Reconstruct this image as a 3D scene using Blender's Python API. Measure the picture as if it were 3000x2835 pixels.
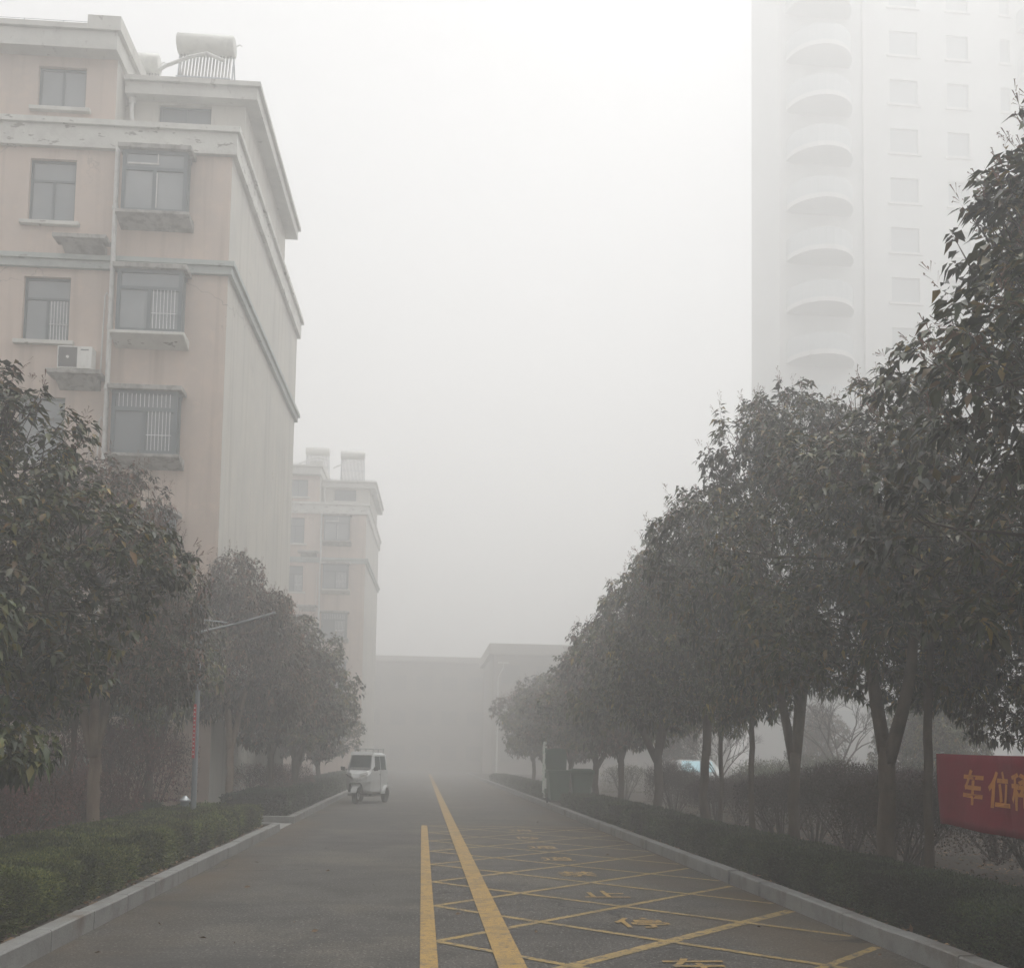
import bpy, math, random
import numpy as np
from mathutils import Matrix, Vector
R = math.radians
sc = bpy.context.scene
for o in list(bpy.data.objects): bpy.data.objects.remove(o)
col = sc.collection

# ------------------------------------------------------------------ camera
CAM_H = 1.5
def make_camera():
    f, cx, cy = 3004.0, 1500.0, 2000.0
    vp = (1236.0, 2214.0); roll = R(1.3)
    d = Vector(((vp[0]-cx)/f, -(vp[1]-cy)/f, -1)).normalized()
    u0 = Vector((math.sin(roll), math.cos(roll), 0))
    u = (u0 - d*u0.dot(d)).normalized()
    x = d.cross(u)
    # rows of Rw: world axes expressed in camera coordinates -> world = Rw @ cam
    Rw = Matrix((x, d, u))
    cd = bpy.data.cameras.new('camera'); co = bpy.data.objects.new('camera', cd)
    col.objects.link(co)
    co.matrix_world = Matrix.Translation((0, 0, CAM_H)) @ Rw.to_4x4()
    cd.sensor_fit = 'HORIZONTAL'; cd.sensor_width = 36.0
    cd.lens = 36.0*f/3000.0
    cd.shift_x = 0.0; cd.shift_y = (2000.0-1417.5)/3000.0
    cd.clip_start = 0.05; cd.clip_end = 1500
    sc.camera = co
make_camera()

# ------------------------------------------------------------------ world, sun, exposure
SUN_EL, SUN_AZ = R(74), R(75)      # azimuth measured from +Y towards +X
w = bpy.data.worlds.new('World'); sc.world = w; w.use_nodes = True
nt = w.node_tree; nt.nodes.clear()
sky = nt.nodes.new('ShaderNodeTexSky'); sky.sky_type = 'NISHITA'; sky.sun_disc = False
sky.sun_elevation = SUN_EL; sky.sun_rotation = SUN_AZ
sky.air_density = 1.0; sky.dust_density = 5.0; sky.ozone_density = 1.0
hs = nt.nodes.new('ShaderNodeHueSaturation'); hs.inputs['Saturation'].default_value = 0.07
bg = nt.nodes.new('ShaderNodeBackground'); bg.inputs['Strength'].default_value = 0.15
wo = nt.nodes.new('ShaderNodeOutputWorld')
nt.links.new(sky.outputs[0], hs.inputs['Color']); nt.links.new(hs.outputs[0], bg.inputs[0])
nt.links.new(bg.outputs[0], wo.inputs[0])
sd = bpy.data.lights.new('sun', 'SUN'); sd.energy = 0.9; sd.angle = R(45); sd.color = (1, .985, .96)
so = bpy.data.objects.new('sun', sd); col.objects.link(so)
sv = Vector((math.cos(SUN_EL)*math.sin(SUN_AZ), math.cos(SUN_EL)*math.cos(SUN_AZ), math.sin(SUN_EL)))
so.rotation_euler = sv.to_track_quat('Z', 'Y').to_euler(); so.location = (0, 0, 80)
sc.view_settings.view_transform = 'Standard'; sc.view_settings.look = 'None'
sc.view_settings.gamma = 1; sc.view_settings.use_curve_mapping = False
sc.view_settings.exposure = 0.53
HAZE_DENSITY = 0.0160
cy_ = sc.cycles
cy_.max_bounces = 9; cy_.diffuse_bounces = 3; cy_.glossy_bounces = 2; cy_.transmission_bounces = 3
cy_.transparent_max_bounces = 6; cy_.volume_bounces = 5
cy_.use_denoising = True
try:
    cy_.denoiser = 'OPENIMAGEDENOISE'; cy_.denoising_prefilter = 'ACCURATE'
except Exception: pass
cy_.sample_clamp_indirect = 10.0

# ------------------------------------------------------------------ helpers
def link(o, parent=None):
    col.objects.link(o)
    if parent: o.parent = parent
    return o
def tag(o, label=None, cat=None, group=None, kind=None):
    if label: o['label'] = label
    if cat: o['category'] = cat
    if group: o['group'] = group
    if kind: o['kind'] = kind
    return o
def thing(name, label, cat, loc=(0,0,0), rz=0, group=None, scale=None):
    o = bpy.data.objects.new(name, None); o.empty_display_size = .2; col.objects.link(o)
    o.location = loc; o.rotation_euler = (0,0,rz)
    if scale: o.scale = scale
    return tag(o, label, cat, group)
def dup(o, parent=None):
    c = o.copy(); col.objects.link(c)
    if parent: c.parent = parent
    for ch in list(o.children): dup(ch, c)
    return c

class MB:
    def __init__(s): s.v=[]; s.f=[]; s.m=[]; s.n=0
    def add(s, v, f, m=0):
        b = s.n; s.v.extend([tuple(p) for p in v]); s.n += len(v)
        s.f.extend([tuple(i+b for i in q) for q in f]); s.m.extend([m]*len(f)); return s
    def box(s, x0,x1,y0,y1,z0,z1, m=0):
        v=[(x0,y0,z0),(x1,y0,z0),(x1,y1,z0),(x0,y1,z0),(x0,y0,z1),(x1,y0,z1),(x1,y1,z1),(x0,y1,z1)]
        return s.add(v,[(0,3,2,1),(4,5,6,7),(0,1,5,4),(1,2,6,5),(2,3,7,6),(3,0,4,7)],m)
    def tube(s, path, rad, n=8, m=0, cap=True):
        P=[Vector(p) for p in path]; k=len(P)
        if not hasattr(rad,'__len__'): rad=[rad]*k
        v=[];f=[]; u=None
        for i in range(k):
            t=(P[min(i+1,k-1)]-P[max(i-1,0)]); t=t.normalized() if t.length>1e-9 else Vector((0,0,1))
            if u is None: u=t.cross(Vector((0,0,1)) if abs(t.z)<.9 else Vector((1,0,0))).normalized()
            else: u=(u-t*u.dot(t)).normalized()      # carry the frame along so the tube never twists
            w_=t.cross(u)
            for j in range(n):
                th=2*math.pi*j/n
                v.append(P[i]+(u*math.cos(th)+w_*math.sin(th))*rad[i])
        for i in range(k-1):
            for j in range(n):
                a=i*n+j; b=i*n+(j+1)%n; f.append((a,b,b+n,a+n))
        if cap: f.append(tuple(range(n))[::-1]); f.append(tuple(range((k-1)*n,k*n)))
        return s.add(v,f,m)
    def lathe(s, prof, cx=0, cy=0, n=16, m=0, axis='z', c0=0):
        v=[];f=[]
        for (r,z) in prof:
            for j in range(n):
                th=2*math.pi*j/n; a=r*math.cos(th); b=r*math.sin(th)
                v.append((cx+a,cy+b,z) if axis=='z' else ((z+c0,cx+a,cy+b)))
        for i in range(len(prof)-1):
            for j in range(n):
                a=i*n+j; b=i*n+(j+1)%n; f.append((a,b,b+n,a+n))
        f.append(tuple(range(n))[::-1]); f.append(tuple(range((len(prof)-1)*n,len(prof)*n)))
        return s.add(v,f,m)
    def prism(s, pts, y0, y1, m=0, axis='y'):
        n=len(pts)
        if axis=='y': v=[(a,y0,b) for a,b in pts]+[(a,y1,b) for a,b in pts]
        elif axis=='x': v=[(y0,a,b) for a,b in pts]+[(y1,a,b) for a,b in pts]
        else: v=[(a,b,y0) for a,b in pts]+[(a,b,y1) for a,b in pts]
        f=[tuple(range(n)),tuple(range(2*n-1,n-1,-1))]+[(i,i+n,(i+1)%n+n,(i+1)%n) for i in range(n)]
        return s.add(v,f,m)
    def loft(s, rings, m=0, cap=True):
        n=len(rings[0]); v=[p for r in rings for p in r]; f=[]
        for i in range(len(rings)-1):
            for j in range(n):
                a=i*n+j; b=i*n+(j+1)%n; f.append((a,b,b+n,a+n))
        if cap: f.append(tuple(range(n))[::-1]); f.append(tuple(range((len(rings)-1)*n,len(rings)*n)))
        return s.add(v,f,m)
    def mesh(s, name, mats, smooth=False):
        me=bpy.data.meshes.new(name); me.from_pydata(s.v,[],s.f)
        for mm in (mats if isinstance(mats,(list,tuple)) else [mats]): me.materials.append(mm)
        if len(set(s.m))>1: me.polygons.foreach_set('material_index',s.m)
        if smooth: me.polygons.foreach_set('use_smooth',[True]*len(me.polygons))
        me.update()
        import bmesh
        if len(s.f) < 20000:
            b=bmesh.new(); b.from_mesh(me); bmesh.ops.recalc_face_normals(b,faces=b.faces); b.to_mesh(me); b.free()
        return me
    def build(s, name, mats, parent=None, smooth=False, bevel=0):
        o=bpy.data.objects.new(name, s.mesh(name,mats,smooth)); link(o,parent)
        if bevel:
            md=o.modifiers.new('bevel','BEVEL'); md.width=bevel; md.segments=2; md.limit_method='ANGLE'; md.angle_limit=R(40)
        return o

def np_mesh(name, V, F, mats, midx=None):
    """V (n,3), F (k,3) triangles"""
    me=bpy.data.meshes.new(name)
    me.vertices.add(len(V)); me.vertices.foreach_set('co', np.asarray(V,dtype=np.float32).ravel())
    F=np.asarray(F,dtype=np.int32); k,c=F.shape
    me.loops.add(k*c); me.loops.foreach_set('vertex_index',F.ravel())
    me.polygons.add(k)
    me.polygons.foreach_set('loop_start',np.arange(0,k*c,c,dtype=np.int32))
    for mm in mats: me.materials.append(mm)
    if midx is not None: me.polygons.foreach_set('material_index',np.asarray(midx,dtype=np.int32))
    me.update(calc_edges=True); me.validate(); return me

# ------------------------------------------------------------------ materials
def mat(name, base, rough=.8, noise=None, spec=.3, metal=0, bump=None, coat=0, alpha=None):
    """noise=(scale, colour2, lo, hi[, detail]) mixes in a second colour; bump=(scale,strength)"""
    m=bpy.data.materials.new(name); m.use_nodes=True; n=m.node_tree; b=n.nodes['Principled BSDF']
    b.inputs['Base Color'].default_value=(*base,1); b.inputs['Roughness'].default_value=rough
    b.inputs['Specular IOR Level'].default_value=spec; b.inputs['Metallic'].default_value=metal
    if coat: b.inputs['Coat Weight'].default_value=coat
    tc=n.nodes.new('ShaderNodeTexCoord')
    last=None
    for nz in (noise if isinstance(noise,list) else [noise] if noise else []):
        t=n.nodes.new('ShaderNodeTexNoise'); t.inputs['Scale'].default_value=nz[0]; t.inputs['Detail'].default_value=nz[4] if len(nz)>4 else 6
        t.inputs['Roughness'].default_value=.62
        src=tc.outputs['Object']
        if len(nz)>5:
            mp=n.nodes.new('ShaderNodeMapping'); mp.inputs['Scale'].default_value=nz[5]; n.links.new(src,mp.inputs[0]); src=mp.outputs[0]
        n.links.new(src,t.inputs['Vector'])
        r=n.nodes.new('ShaderNodeMapRange'); r.inputs['From Min'].default_value=nz[2]; r.inputs['From Max'].default_value=nz[3]
        n.links.new(t.outputs['Fac'],r.inputs['Value'])
        mx=n.nodes.new('ShaderNodeMix'); mx.data_type='RGBA'; mx.inputs['A'].default_value=(*base,1); mx.inputs['B'].default_value=(*nz[1],1)
        if last: n.links.new(last,mx.inputs['A'])
        n.links.new(r.outputs[0],mx.inputs['Factor']); last=mx.outputs['Result']
    if last: n.links.new(last,b.inputs['Base Color'])
    if bump:
        t=n.nodes.new('ShaderNodeTexNoise'); t.inputs['Scale'].default_value=bump[0]; t.inputs['Detail'].default_value=5
        n.links.new(tc.outputs['Object'],t.inputs['Vector'])
        bp=n.nodes.new('ShaderNodeBump'); bp.inputs['Strength'].default_value=bump[1]; bp.inputs['Distance'].default_value=.02
        n.links.new(t.outputs['Fac'],bp.inputs['Height']); n.links.new(bp.outputs[0],b.inputs['Normal'])
    return m
def leaf_mat(name, stops, rough=.42, spec=.4, trans=.12, clump=1.6):
    m=bpy.data.materials.new(name); m.use_nodes=True; n=m.node_tree; b=n.nodes['Principled BSDF']
    g=n.nodes.new('ShaderNodeNewGeometry'); r=n.nodes.new('ShaderNodeValToRGB')
    e=r.color_ramp.elements
    e[0].position=stops[0][0]; e[0].color=(*stops[0][1],1); e[1].position=stops[-1][0]; e[1].color=(*stops[-1][1],1)
    for p,c in stops[1:-1]:
        x=e.new(p); x.color=(*c,1)
    n.links.new(g.outputs['Random Per Island'],r.inputs[0])
    tc=n.nodes.new('ShaderNodeTexCoord'); tn=n.nodes.new('ShaderNodeTexNoise'); tn.inputs['Scale'].default_value=clump; tn.inputs['Detail'].default_value=3
    n.links.new(tc.outputs['Object'],tn.inputs['Vector']); mr=n.nodes.new('ShaderNodeMapRange'); mr.inputs['From Min'].default_value=.36; mr.inputs['From Max'].default_value=.66
    mr.inputs['To Min'].default_value=.45; mr.inputs['To Max'].default_value=2.0; n.links.new(tn.outputs['Fac'],mr.inputs['Value'])
    vm=n.nodes.new('ShaderNodeVectorMath'); vm.operation='SCALE'; n.links.new(r.outputs[0],vm.inputs[0]); n.links.new(mr.outputs[0],vm.inputs['Scale'])
    n.links.new(vm.outputs[0],b.inputs['Base Color'])
    b.inputs['Roughness'].default_value=rough; b.inputs['Specular IOR Level'].default_value=spec
    if trans:
        tr=n.nodes.new('ShaderNodeBsdfTranslucent'); n.links.new(vm.outputs[0],tr.inputs[0])
        mx=n.nodes.new('ShaderNodeMixShader'); mx.inputs[0].default_value=trans
        out=n.nodes['Material Output']; n.links.new(b.outputs[0],mx.inputs[1]); n.links.new(tr.outputs[0],mx.inputs[2]); n.links.new(mx.outputs[0],out.inputs[0])
    return m

M={}
M['asphalt']=mat('asphalt',(.090,.085,.077),.9,[(1.6,(.058,.055,.050),.44,.64,9),(.45,(.130,.118,.096),.50,.66,7),(48,(.028,.027,.025),.50,.62,4),(36,(.25,.24,.22),.58,.67,3),(7,(.060,.058,.054),.55,.68,9)],bump=(60,.35))
M['soil']=mat('soil',(.040,.030,.023),.95,[(1.5,(.060,.045,.032),.45,.7),(25,(.024,.018,.014),.5,.7)],bump=(15,.6))
M['granite']=mat('granite_kerb',(.25,.25,.24),.75,[(3,(.18,.178,.17),.45,.7),(90,(.13,.13,.125),.58,.7,2),(1.8,(.13,.108,.085),.52,.72,8)],bump=(40,.2))
M['concrete']=mat('concrete',(.30,.30,.28),.9,[(4,(.2,.2,.19),.45,.7)],bump=(20,.3))
M['yellow']=mat('yellow_paint',(.37,.235,.07),.75,[(3.5,(.27,.185,.075),.45,.62,8),(14,(.17,.13,.08),.53,.66,9),(70,(.10,.094,.085),.565,.62,4)],bump=(60,.25))
M['yellow_worn']=mat('worn_yellow_paint',(.34,.24,.09),.8,[(2.2,(.25,.185,.085),.44,.66,8),(11,(.12,.105,.08),.52,.62,9),(60,(.088,.084,.078),.57,.63,4)],bump=(60,.25))
M['tan']=mat('tan_stucco',(.56,.46,.395),.9,[(.5,(.49,.415,.365),.4,.7,5),(2.5,(.59,.48,.405),.5,.7)],bump=(35,.25))
M['cream']=mat('cream_stucco',(.52,.50,.455),.9,[(.6,(.45,.44,.41),.4,.7,5),(5,(.42,.40,.36),.6,.75,6,(1,1,.25))],bump=(35,.25))
M['peel']=mat('peeling_white_paint',(.60,.60,.56),.85,[(2.0,(.50,.49,.46),.45,.65),(5.2,(.27,.255,.23),.60,.625,10,(.6,.6,1.6))],bump=(12,.4))
M['eavepaint']=mat('eave_paint',(.56,.555,.52),.85,[(1.5,(.46,.455,.43),.42,.68,8),(6,(.34,.325,.30),.62,.68,9,(.8,.8,.5))],bump=(12,.3))
M['bandgreen']=mat('grey_green_band',(.40,.43,.41),.85,[(2.5,(.33,.36,.35),.45,.65),(5,(.24,.25,.24),.62,.66,8,(.7,.7,2.0))])
M['slab']=mat('weathered_slab',(.34,.33,.31),.9,[(6,(.19,.18,.165),.48,.6,8),(2,(.42,.41,.38),.5,.7)])
M['frame']=mat('dark_window_frame',(.10,.125,.14),.5)
M['glass']=mat('window_glass',(.20,.225,.24),.12,[(.8,(.27,.29,.30),.4,.7,2)],spec=.6)
M['glassdark']=mat('window_glass_dark',(.13,.15,.165),.12,[(.8,(.17,.19,.2),.4,.7,2)],spec=.6)
M['steel']=mat('bright_steel_bars',(.75,.76,.77),.35,metal=.4)
M['pipe']=mat('white_pvc_pipe',(.60,.60,.58),.6,[(6,(.45,.44,.42),.5,.7)])
M['acwhite']=mat('ac_white',(.72,.72,.69),.6,[(6,(.62,.61,.58),.5,.7)])
M['acdark']=mat('ac_grille',(.12,.12,.12),.6)
M['tank']=mat('painted_tank',(.62,.62,.58),.5,[(4,(.52,.52,.49),.5,.7)])
M['tubeglass']=mat('vacuum_tube',(.35,.34,.33),.25,spec=.6)
M['bark']=mat('bark',(0.0805,0.0595,0.0455),.95,[(9,(0.1190,0.0945,0.0700),.45,.7,6,(1,1,.3)),(3,(0.0490,0.0385,0.0315),.5,.7)],bump=(30,.6))
M['barklight']=mat('pale_bark',(.23,.17,.13),.95,[(7,(.30,.24,.18),.45,.7,6,(1,1,.3)),(3,(.15,.10,.08),.5,.7)],bump=(30,.6))
M['leaf']=leaf_mat('evergreen_leaf',[(0,(.014,.020,.007)),(.3,(.032,.042,.011)),(.6,(.058,.064,.016)),(.82,(.098,.088,.022)),(.93,(.13,.072,.026)),(1,(.22,.17,.035))],clump=1.2)
M['leafdark']=leaf_mat('dark_evergreen_leaf',[(0,(.008,.012,.004)),(.3,(.020,.029,.008)),(.6,(.040,.048,.012)),(.82,(.070,.065,.016)),(.93,(.10,.055,.02)),(1,(.20,.15,.03))],clump=1.2)
M['leafred']=leaf_mat('bronze_leaf',[(0,(.018,.020,.011)),(.35,(.040,.040,.018)),(.65,(.075,.052,.030)),(.88,(.12,.062,.042)),(1,(.19,.10,.06))],clump=1.2)
M['leaflite']=leaf_mat('yellowgreen_leaf',[(0,(.014,.022,.007)),(.4,(.03,.045,.011)),(.8,(.07,.078,.018)),(1,(.16,.13,.03))])
M['spray']=mat('flower_spray',(.19,.11,.085),.9)
M['hedge']=leaf_mat('hedge_leaf',[(0,(.022,.031,.010)),(.4,(.048,.062,.015)),(.75,(.080,.095,.023)),(1,(.13,.13,.04))],rough=.6,trans=.1,clump=2.2)
M['hedge2']=leaf_mat('dark_hedge_leaf',[(0,(0.0110,0.0186,0.0097)),(.4,(0.0193,0.0304,0.0138)),(.75,(0.0310,0.0455,0.0179)),(1,(0.0517,0.0586,0.0207))],rough=.55,trans=.1)
M['hedgecore']=mat('hedge_core',(.022,.024,.014),1)
M['twig']=leaf_mat('twig',[(0,(.022,.015,.013)),(.6,(.045,.029,.025)),(1,(.08,.052,.043))],rough=.8,trans=0)
M['twigred']=leaf_mat('red_shrub_leaf',[(0,(.050,.028,.026)),(.5,(.10,.045,.042)),(.85,(.15,.065,.055)),(1,(.22,.10,.08))],rough=.7)
M['stem']=mat('stem',(.05,.038,.032),.95)
M['litter']=leaf_mat('dry_leaf',[(0,(.06,.036,.022)),(.5,(.12,.075,.042)),(1,(.26,.17,.09))],rough=.8)
M['red']=mat('red_banner_cloth',(.21,.003,.020),.8,[(2,(.15,.002,.013),.4,.7)],bump=(5,.9))
M['gold']=mat('gold_letters',(.52,.20,.03),.7,[(8,(.40,.15,.035),.45,.65)])
M['white']=mat('white_vehicle_paint',(.55,.56,.55),.35,[(3,(.43,.43,.42),.5,.8)],spec=.5,coat=.3)
M['grey']=mat('grey_plastic',(.16,.16,.16),.6)
M['black']=mat('black_rubber',(.025,.025,.025),.85)
M['silver']=mat('silver_paint',(.42,.43,.42),.35,metal=.3)
M['carglass']=mat('car_glass',(.035,.055,.06),.10,spec=.7)
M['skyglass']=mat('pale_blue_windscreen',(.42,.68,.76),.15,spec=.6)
M['chrome']=mat('chrome',(.8,.8,.8),.15,metal=.9)
M['lens']=mat('lamp_lens',(.7,.7,.68),.15,spec=.6)
M['galv']=mat('galvanised_steel',(.40,.42,.44),.45,[(5,(.30,.32,.34),.5,.7)],metal=.5)
M['pole']=mat('painted_pole',(.20,.22,.24),.5)
M['redstrip']=mat('red_strip',(.55,.03,.04),.6)
M['whitedot']=mat('white_dot',(.75,.72,.72),.6)
M['bingreen']=mat('green_bin_plastic',(.035,.10,.055),.5,[(4,(.028,.075,.045),.4,.7)])
M['boardwhite']=mat('white_board_edge',(.62,.66,.60),.6,[(5,(.25,.42,.30),.52,.6,3)])
M['shedroof']=mat('grey_green_roofing',(.17,.185,.17),.8,[(2,(.13,.145,.13),.45,.7)])
M['shedwall']=mat('dark_brick',(.035,.035,.04),.9)
M['tower']=mat('tower_render',(.66,.67,.66),.9,[(.3,(.63,.64,.63),.4,.7)])
M['towerlight']=mat('tower_pilaster',(.64,.64,.63),.9)
M['towerglass']=mat('tower_glass',(.46,.48,.485),.4,spec=.6)
M['towerrail']=mat('tower_balcony_rail',(.52,.545,.55),.4)
M['far']=mat('far_render',(.34,.31,.27),.9,[(.3,(.28,.26,.24),.4,.7)])
M['farglass']=mat('far_glass',(.24,.23,.215),.3)
M['farlight']=mat('far_cornice',(.42,.40,.36),.9)

def cracks(n, tc, src, scale, width, mlo, mhi, colr, dist=.5):
    vo=n.nodes.new('ShaderNodeTexVoronoi'); vo.feature='DISTANCE_TO_EDGE'; vo.inputs['Scale'].default_value=scale
    ns=n.nodes.new('ShaderNodeTexNoise'); ns.inputs['Scale'].default_value=2.5; ns.inputs['Detail'].default_value=6
    n.links.new(tc.outputs['Object'],ns.inputs['Vector'])
    ad=n.nodes.new('ShaderNodeVectorMath'); ad.operation='MULTIPLY_ADD'; ad.inputs[1].default_value=(dist,dist,dist); n.links.new(ns.outputs['Color'],ad.inputs[0]); n.links.new(tc.outputs['Object'],ad.inputs[2])
    n.links.new(ad.outputs[0],vo.inputs['Vector'])
    r=n.nodes.new('ShaderNodeMapRange'); r.inputs['From Min'].default_value=width; r.inputs['From Max'].default_value=0; n.links.new(vo.outputs['Distance'],r.inputs['Value'])
    mk=n.nodes.new('ShaderNodeTexNoise'); mk.inputs['Scale'].default_value=.28; mk.inputs['Detail'].default_value=3; n.links.new(tc.outputs['Object'],mk.inputs['Vector'])
    r2=n.nodes.new('ShaderNodeMapRange'); r2.inputs['From Min'].default_value=mlo; r2.inputs['From Max'].default_value=mhi; n.links.new(mk.outputs['Fac'],r2.inputs['Value'])
    mu=n.nodes.new('ShaderNodeMath'); mu.operation='MULTIPLY'; n.links.new(r.outputs[0],mu.inputs[0]); n.links.new(r2.outputs[0],mu.inputs[1])
    mx=n.nodes.new('ShaderNodeMix'); mx.data_type='RGBA'; n.links.new(mu.outputs[0],mx.inputs['Factor']); n.links.new(src,mx.inputs['A']); mx.inputs['B'].default_value=(*colr,1)
    return mx.outputs['Result']
def streaks(m, colr, amt=.5):
    n=m.node_tree; b=n.nodes['Principled BSDF']; src=b.inputs['Base Color'].links[0].from_socket
    tc=n.nodes.new('ShaderNodeTexCoord'); mp=n.nodes.new('ShaderNodeMapping'); mp.inputs['Scale'].default_value=(2.2,2.2,.10)
    t=n.nodes.new('ShaderNodeTexNoise'); t.inputs['Scale'].default_value=1.6; t.inputs['Detail'].default_value=7; n.links.new(tc.outputs['Object'],mp.inputs[0]); n.links.new(mp.outputs[0],t.inputs['Vector'])
    r=n.nodes.new('ShaderNodeMapRange'); r.inputs['From Min'].default_value=.52; r.inputs['From Max'].default_value=.70; r.inputs['To Max'].default_value=amt; n.links.new(t.outputs['Fac'],r.inputs['Value'])
    mx=n.nodes.new('ShaderNodeMix'); mx.data_type='RGBA'; n.links.new(r.outputs[0],mx.inputs['Factor']); n.links.new(src,mx.inputs['A']); mx.inputs['B'].default_value=(*colr,1)
    o=cracks(n,tc,mx.outputs['Result'],.35,.006,.52,.60,(colr[0]*.7,colr[1]*.7,colr[2]*.7),.8)
    n.links.new(o,b.inputs['Base Color'])
streaks(M['tan'],(.36,.295,.25),.55); streaks(M['cream'],(.36,.345,.31),.6); streaks(M['slab'],(.12,.115,.10),.7)
def dirty_road(m):
    n=m.node_tree; b=n.nodes['Principled BSDF']; src=b.inputs['Base Color'].links[0].from_socket
    tc=n.nodes.new('ShaderNodeTexCoord'); sp=n.nodes.new('ShaderNodeSeparateXYZ'); n.links.new(tc.outputs['Object'],sp.inputs[0])
    def band(x0,x1,lo):
        r=n.nodes.new('ShaderNodeMapRange'); r.inputs['From Min'].default_value=x0; r.inputs['From Max'].default_value=x1; n.links.new(sp.outputs['X'],r.inputs['Value']); return r.outputs[0]
    a=band(-1.75,-2.8,0); c=band(2.2,3.9,0)
    mx=n.nodes.new('ShaderNodeMath'); mx.operation='MAXIMUM'; n.links.new(a,mx.inputs[0]); n.links.new(c,mx.inputs[1])
    tn=n.nodes.new('ShaderNodeTexNoise'); tn.inputs['Scale'].default_value=1.1; tn.inputs['Detail'].default_value=8; mp=n.nodes.new('ShaderNodeMapping'); mp.inputs['Scale'].default_value=(1,.45,1)
    n.links.new(tc.outputs['Object'],mp.inputs[0]); n.links.new(mp.outputs[0],tn.inputs['Vector'])
    r=n.nodes.new('ShaderNodeMapRange'); r.inputs['From Min'].default_value=.38; r.inputs['From Max'].default_value=.62; n.links.new(tn.outputs['Fac'],r.inputs['Value'])
    mu=n.nodes.new('ShaderNodeMath'); mu.operation='MULTIPLY'; n.links.new(mx.outputs[0],mu.inputs[0]); n.links.new(r.outputs[0],mu.inputs[1])
    mi=n.nodes.new('ShaderNodeMix'); mi.data_type='RGBA'; n.links.new(mu.outputs[0],mi.inputs['Factor']); n.links.new(src,mi.inputs['A']); mi.inputs['B'].default_value=(.095,.070,.045,1)
    # irregular darker damp stains running across the road
    t2=n.nodes.new('ShaderNodeTexNoise'); t2.inputs['Scale'].default_value=.55; t2.inputs['Detail'].default_value=9; t2.inputs['Roughness'].default_value=.68; m2=n.nodes.new('ShaderNodeMapping'); m2.inputs['Scale'].default_value=(.5,1.6,1)
    n.links.new(tc.outputs['Object'],m2.inputs[0]); n.links.new(m2.outputs[0],t2.inputs['Vector'])
    r2=n.nodes.new('ShaderNodeMapRange'); r2.inputs['From Min'].default_value=.54; r2.inputs['From Max'].default_value=.66; r2.inputs['To Max'].default_value=.7; n.links.new(t2.outputs['Fac'],r2.inputs['Value'])
    m3=n.nodes.new('ShaderNodeMix'); m3.data_type='RGBA'; n.links.new(r2.outputs[0],m3.inputs['Factor']); n.links.new(mi.outputs['Result'],m3.inputs['A']); m3.inputs['B'].default_value=(.048,.046,.043,1)
    n.links.new(cracks(n,tc,m3.outputs['Result'],.42,.010,.46,.56,(.022,.021,.020)),b.inputs['Base Color'])
dirty_road(M['asphalt'])
# ------------------------------------------------------------------ setting: ground, road, kerbs
KL, KR = -2.72, 3.79        # road edges (foot of the kerbs)
KW, KH = .15, .16
BED = .115
def sheet(name, x0,x1,y0,y1,z, m, nx=1, ny=1, kind='structure'):
    b=MB(); 
    xs=np.linspace(x0,x1,nx+1); ys=np.linspace(y0,y1,ny+1)
    v=[(x,y,z) for y in ys for x in xs]; f=[(j*(nx+1)+i,j*(nx+1)+i+1,(j+1)*(nx+1)+i+1,(j+1)*(nx+1)+i) for j in range(ny) for i in range(nx)]
    b.add(v,f); o=b.build(name,m); return tag(o,kind=kind)
sheet('ground',-240,240,-190,290,-.06,M['soil'])
sheet('road',KL-.05,KR+.05,-30,88,0,M['asphalt'])
sheet('cross_road',-120,120,88,99,-.004,M['asphalt'])
def bed(name,x0,x1,y0,y1):
    b=MB(); b.box(x0,x1,y0,y1,-.05,BED); tag(b.build(name,M['soil']),kind='structure')
bed('garden_bed',-60,KL-KW,-30,20.35); bed('garden_bed',-60,KL-KW,22.75,87.5)
bed('garden_bed',KR+KW,60,-30,87.5)
tag(MB().box(-60,KL-.05,20.5,22.6,-.04,.012).build('side_path',M['concrete']),kind='structure')

def kerb(name, segs):
    """segs: list of ((x,y),(x,y)) centre-lines of kerb stones; a bevelled stone each"""
    b=MB()
    for (a,c,jit) in segs:
        a=Vector((*a,0)); c=Vector((*c,0)); d=(c-a).normalized(); n=Vector((-d.y,d.x,0))
        h=KH+jit; hw=KW/2; e=.012
        prof=[(-hw,-.05),(hw,-.05),(hw,h-e),(hw-e,h),(-hw+e,h),(-hw,h-e)]
        v=[];
        for p in (a+d*.004,c-d*.004):
            for (s_,z) in prof: v.append(p+n*(s_+jit*.4)+Vector((0,0,z)))
        k=len(prof); f=[tuple(range(k)),tuple(range(2*k-1,k-1,-1))]+[(i,i+k,(i+1)%k+k,(i+1)%k) for i in range(k)]
        b.add(v,f)
    return tag(b.build(name,M['granite']),kind='structure')
rk=random.Random(4)
def stones(x, y0, y1, L=1.0, gaps=()):
    out=[]; y=y0
    while y<y1-.05:
        e=min(y+L,y1); g=.0
        for gy in gaps:
            if abs(gy-e)<.5*L: e=gy-.03; g=.06
        out.append(((x,y),(x,e),rk.uniform(-.004,.005))); y=e+g+.002
    return out
kerb('kerb', stones(KL-KW/2,-10,20.42)+[((KL-.08,20.45),(-9,20.45),0)])
kerb('kerb', stones(KL-KW/2,22.62,87)+[((KL-.08,22.68),(-9,22.68),0)])
kerb('kerb', stones(KR+KW/2,-10,87,1.0,gaps=(11.3,12.45,19.9,17.15)))

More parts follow.
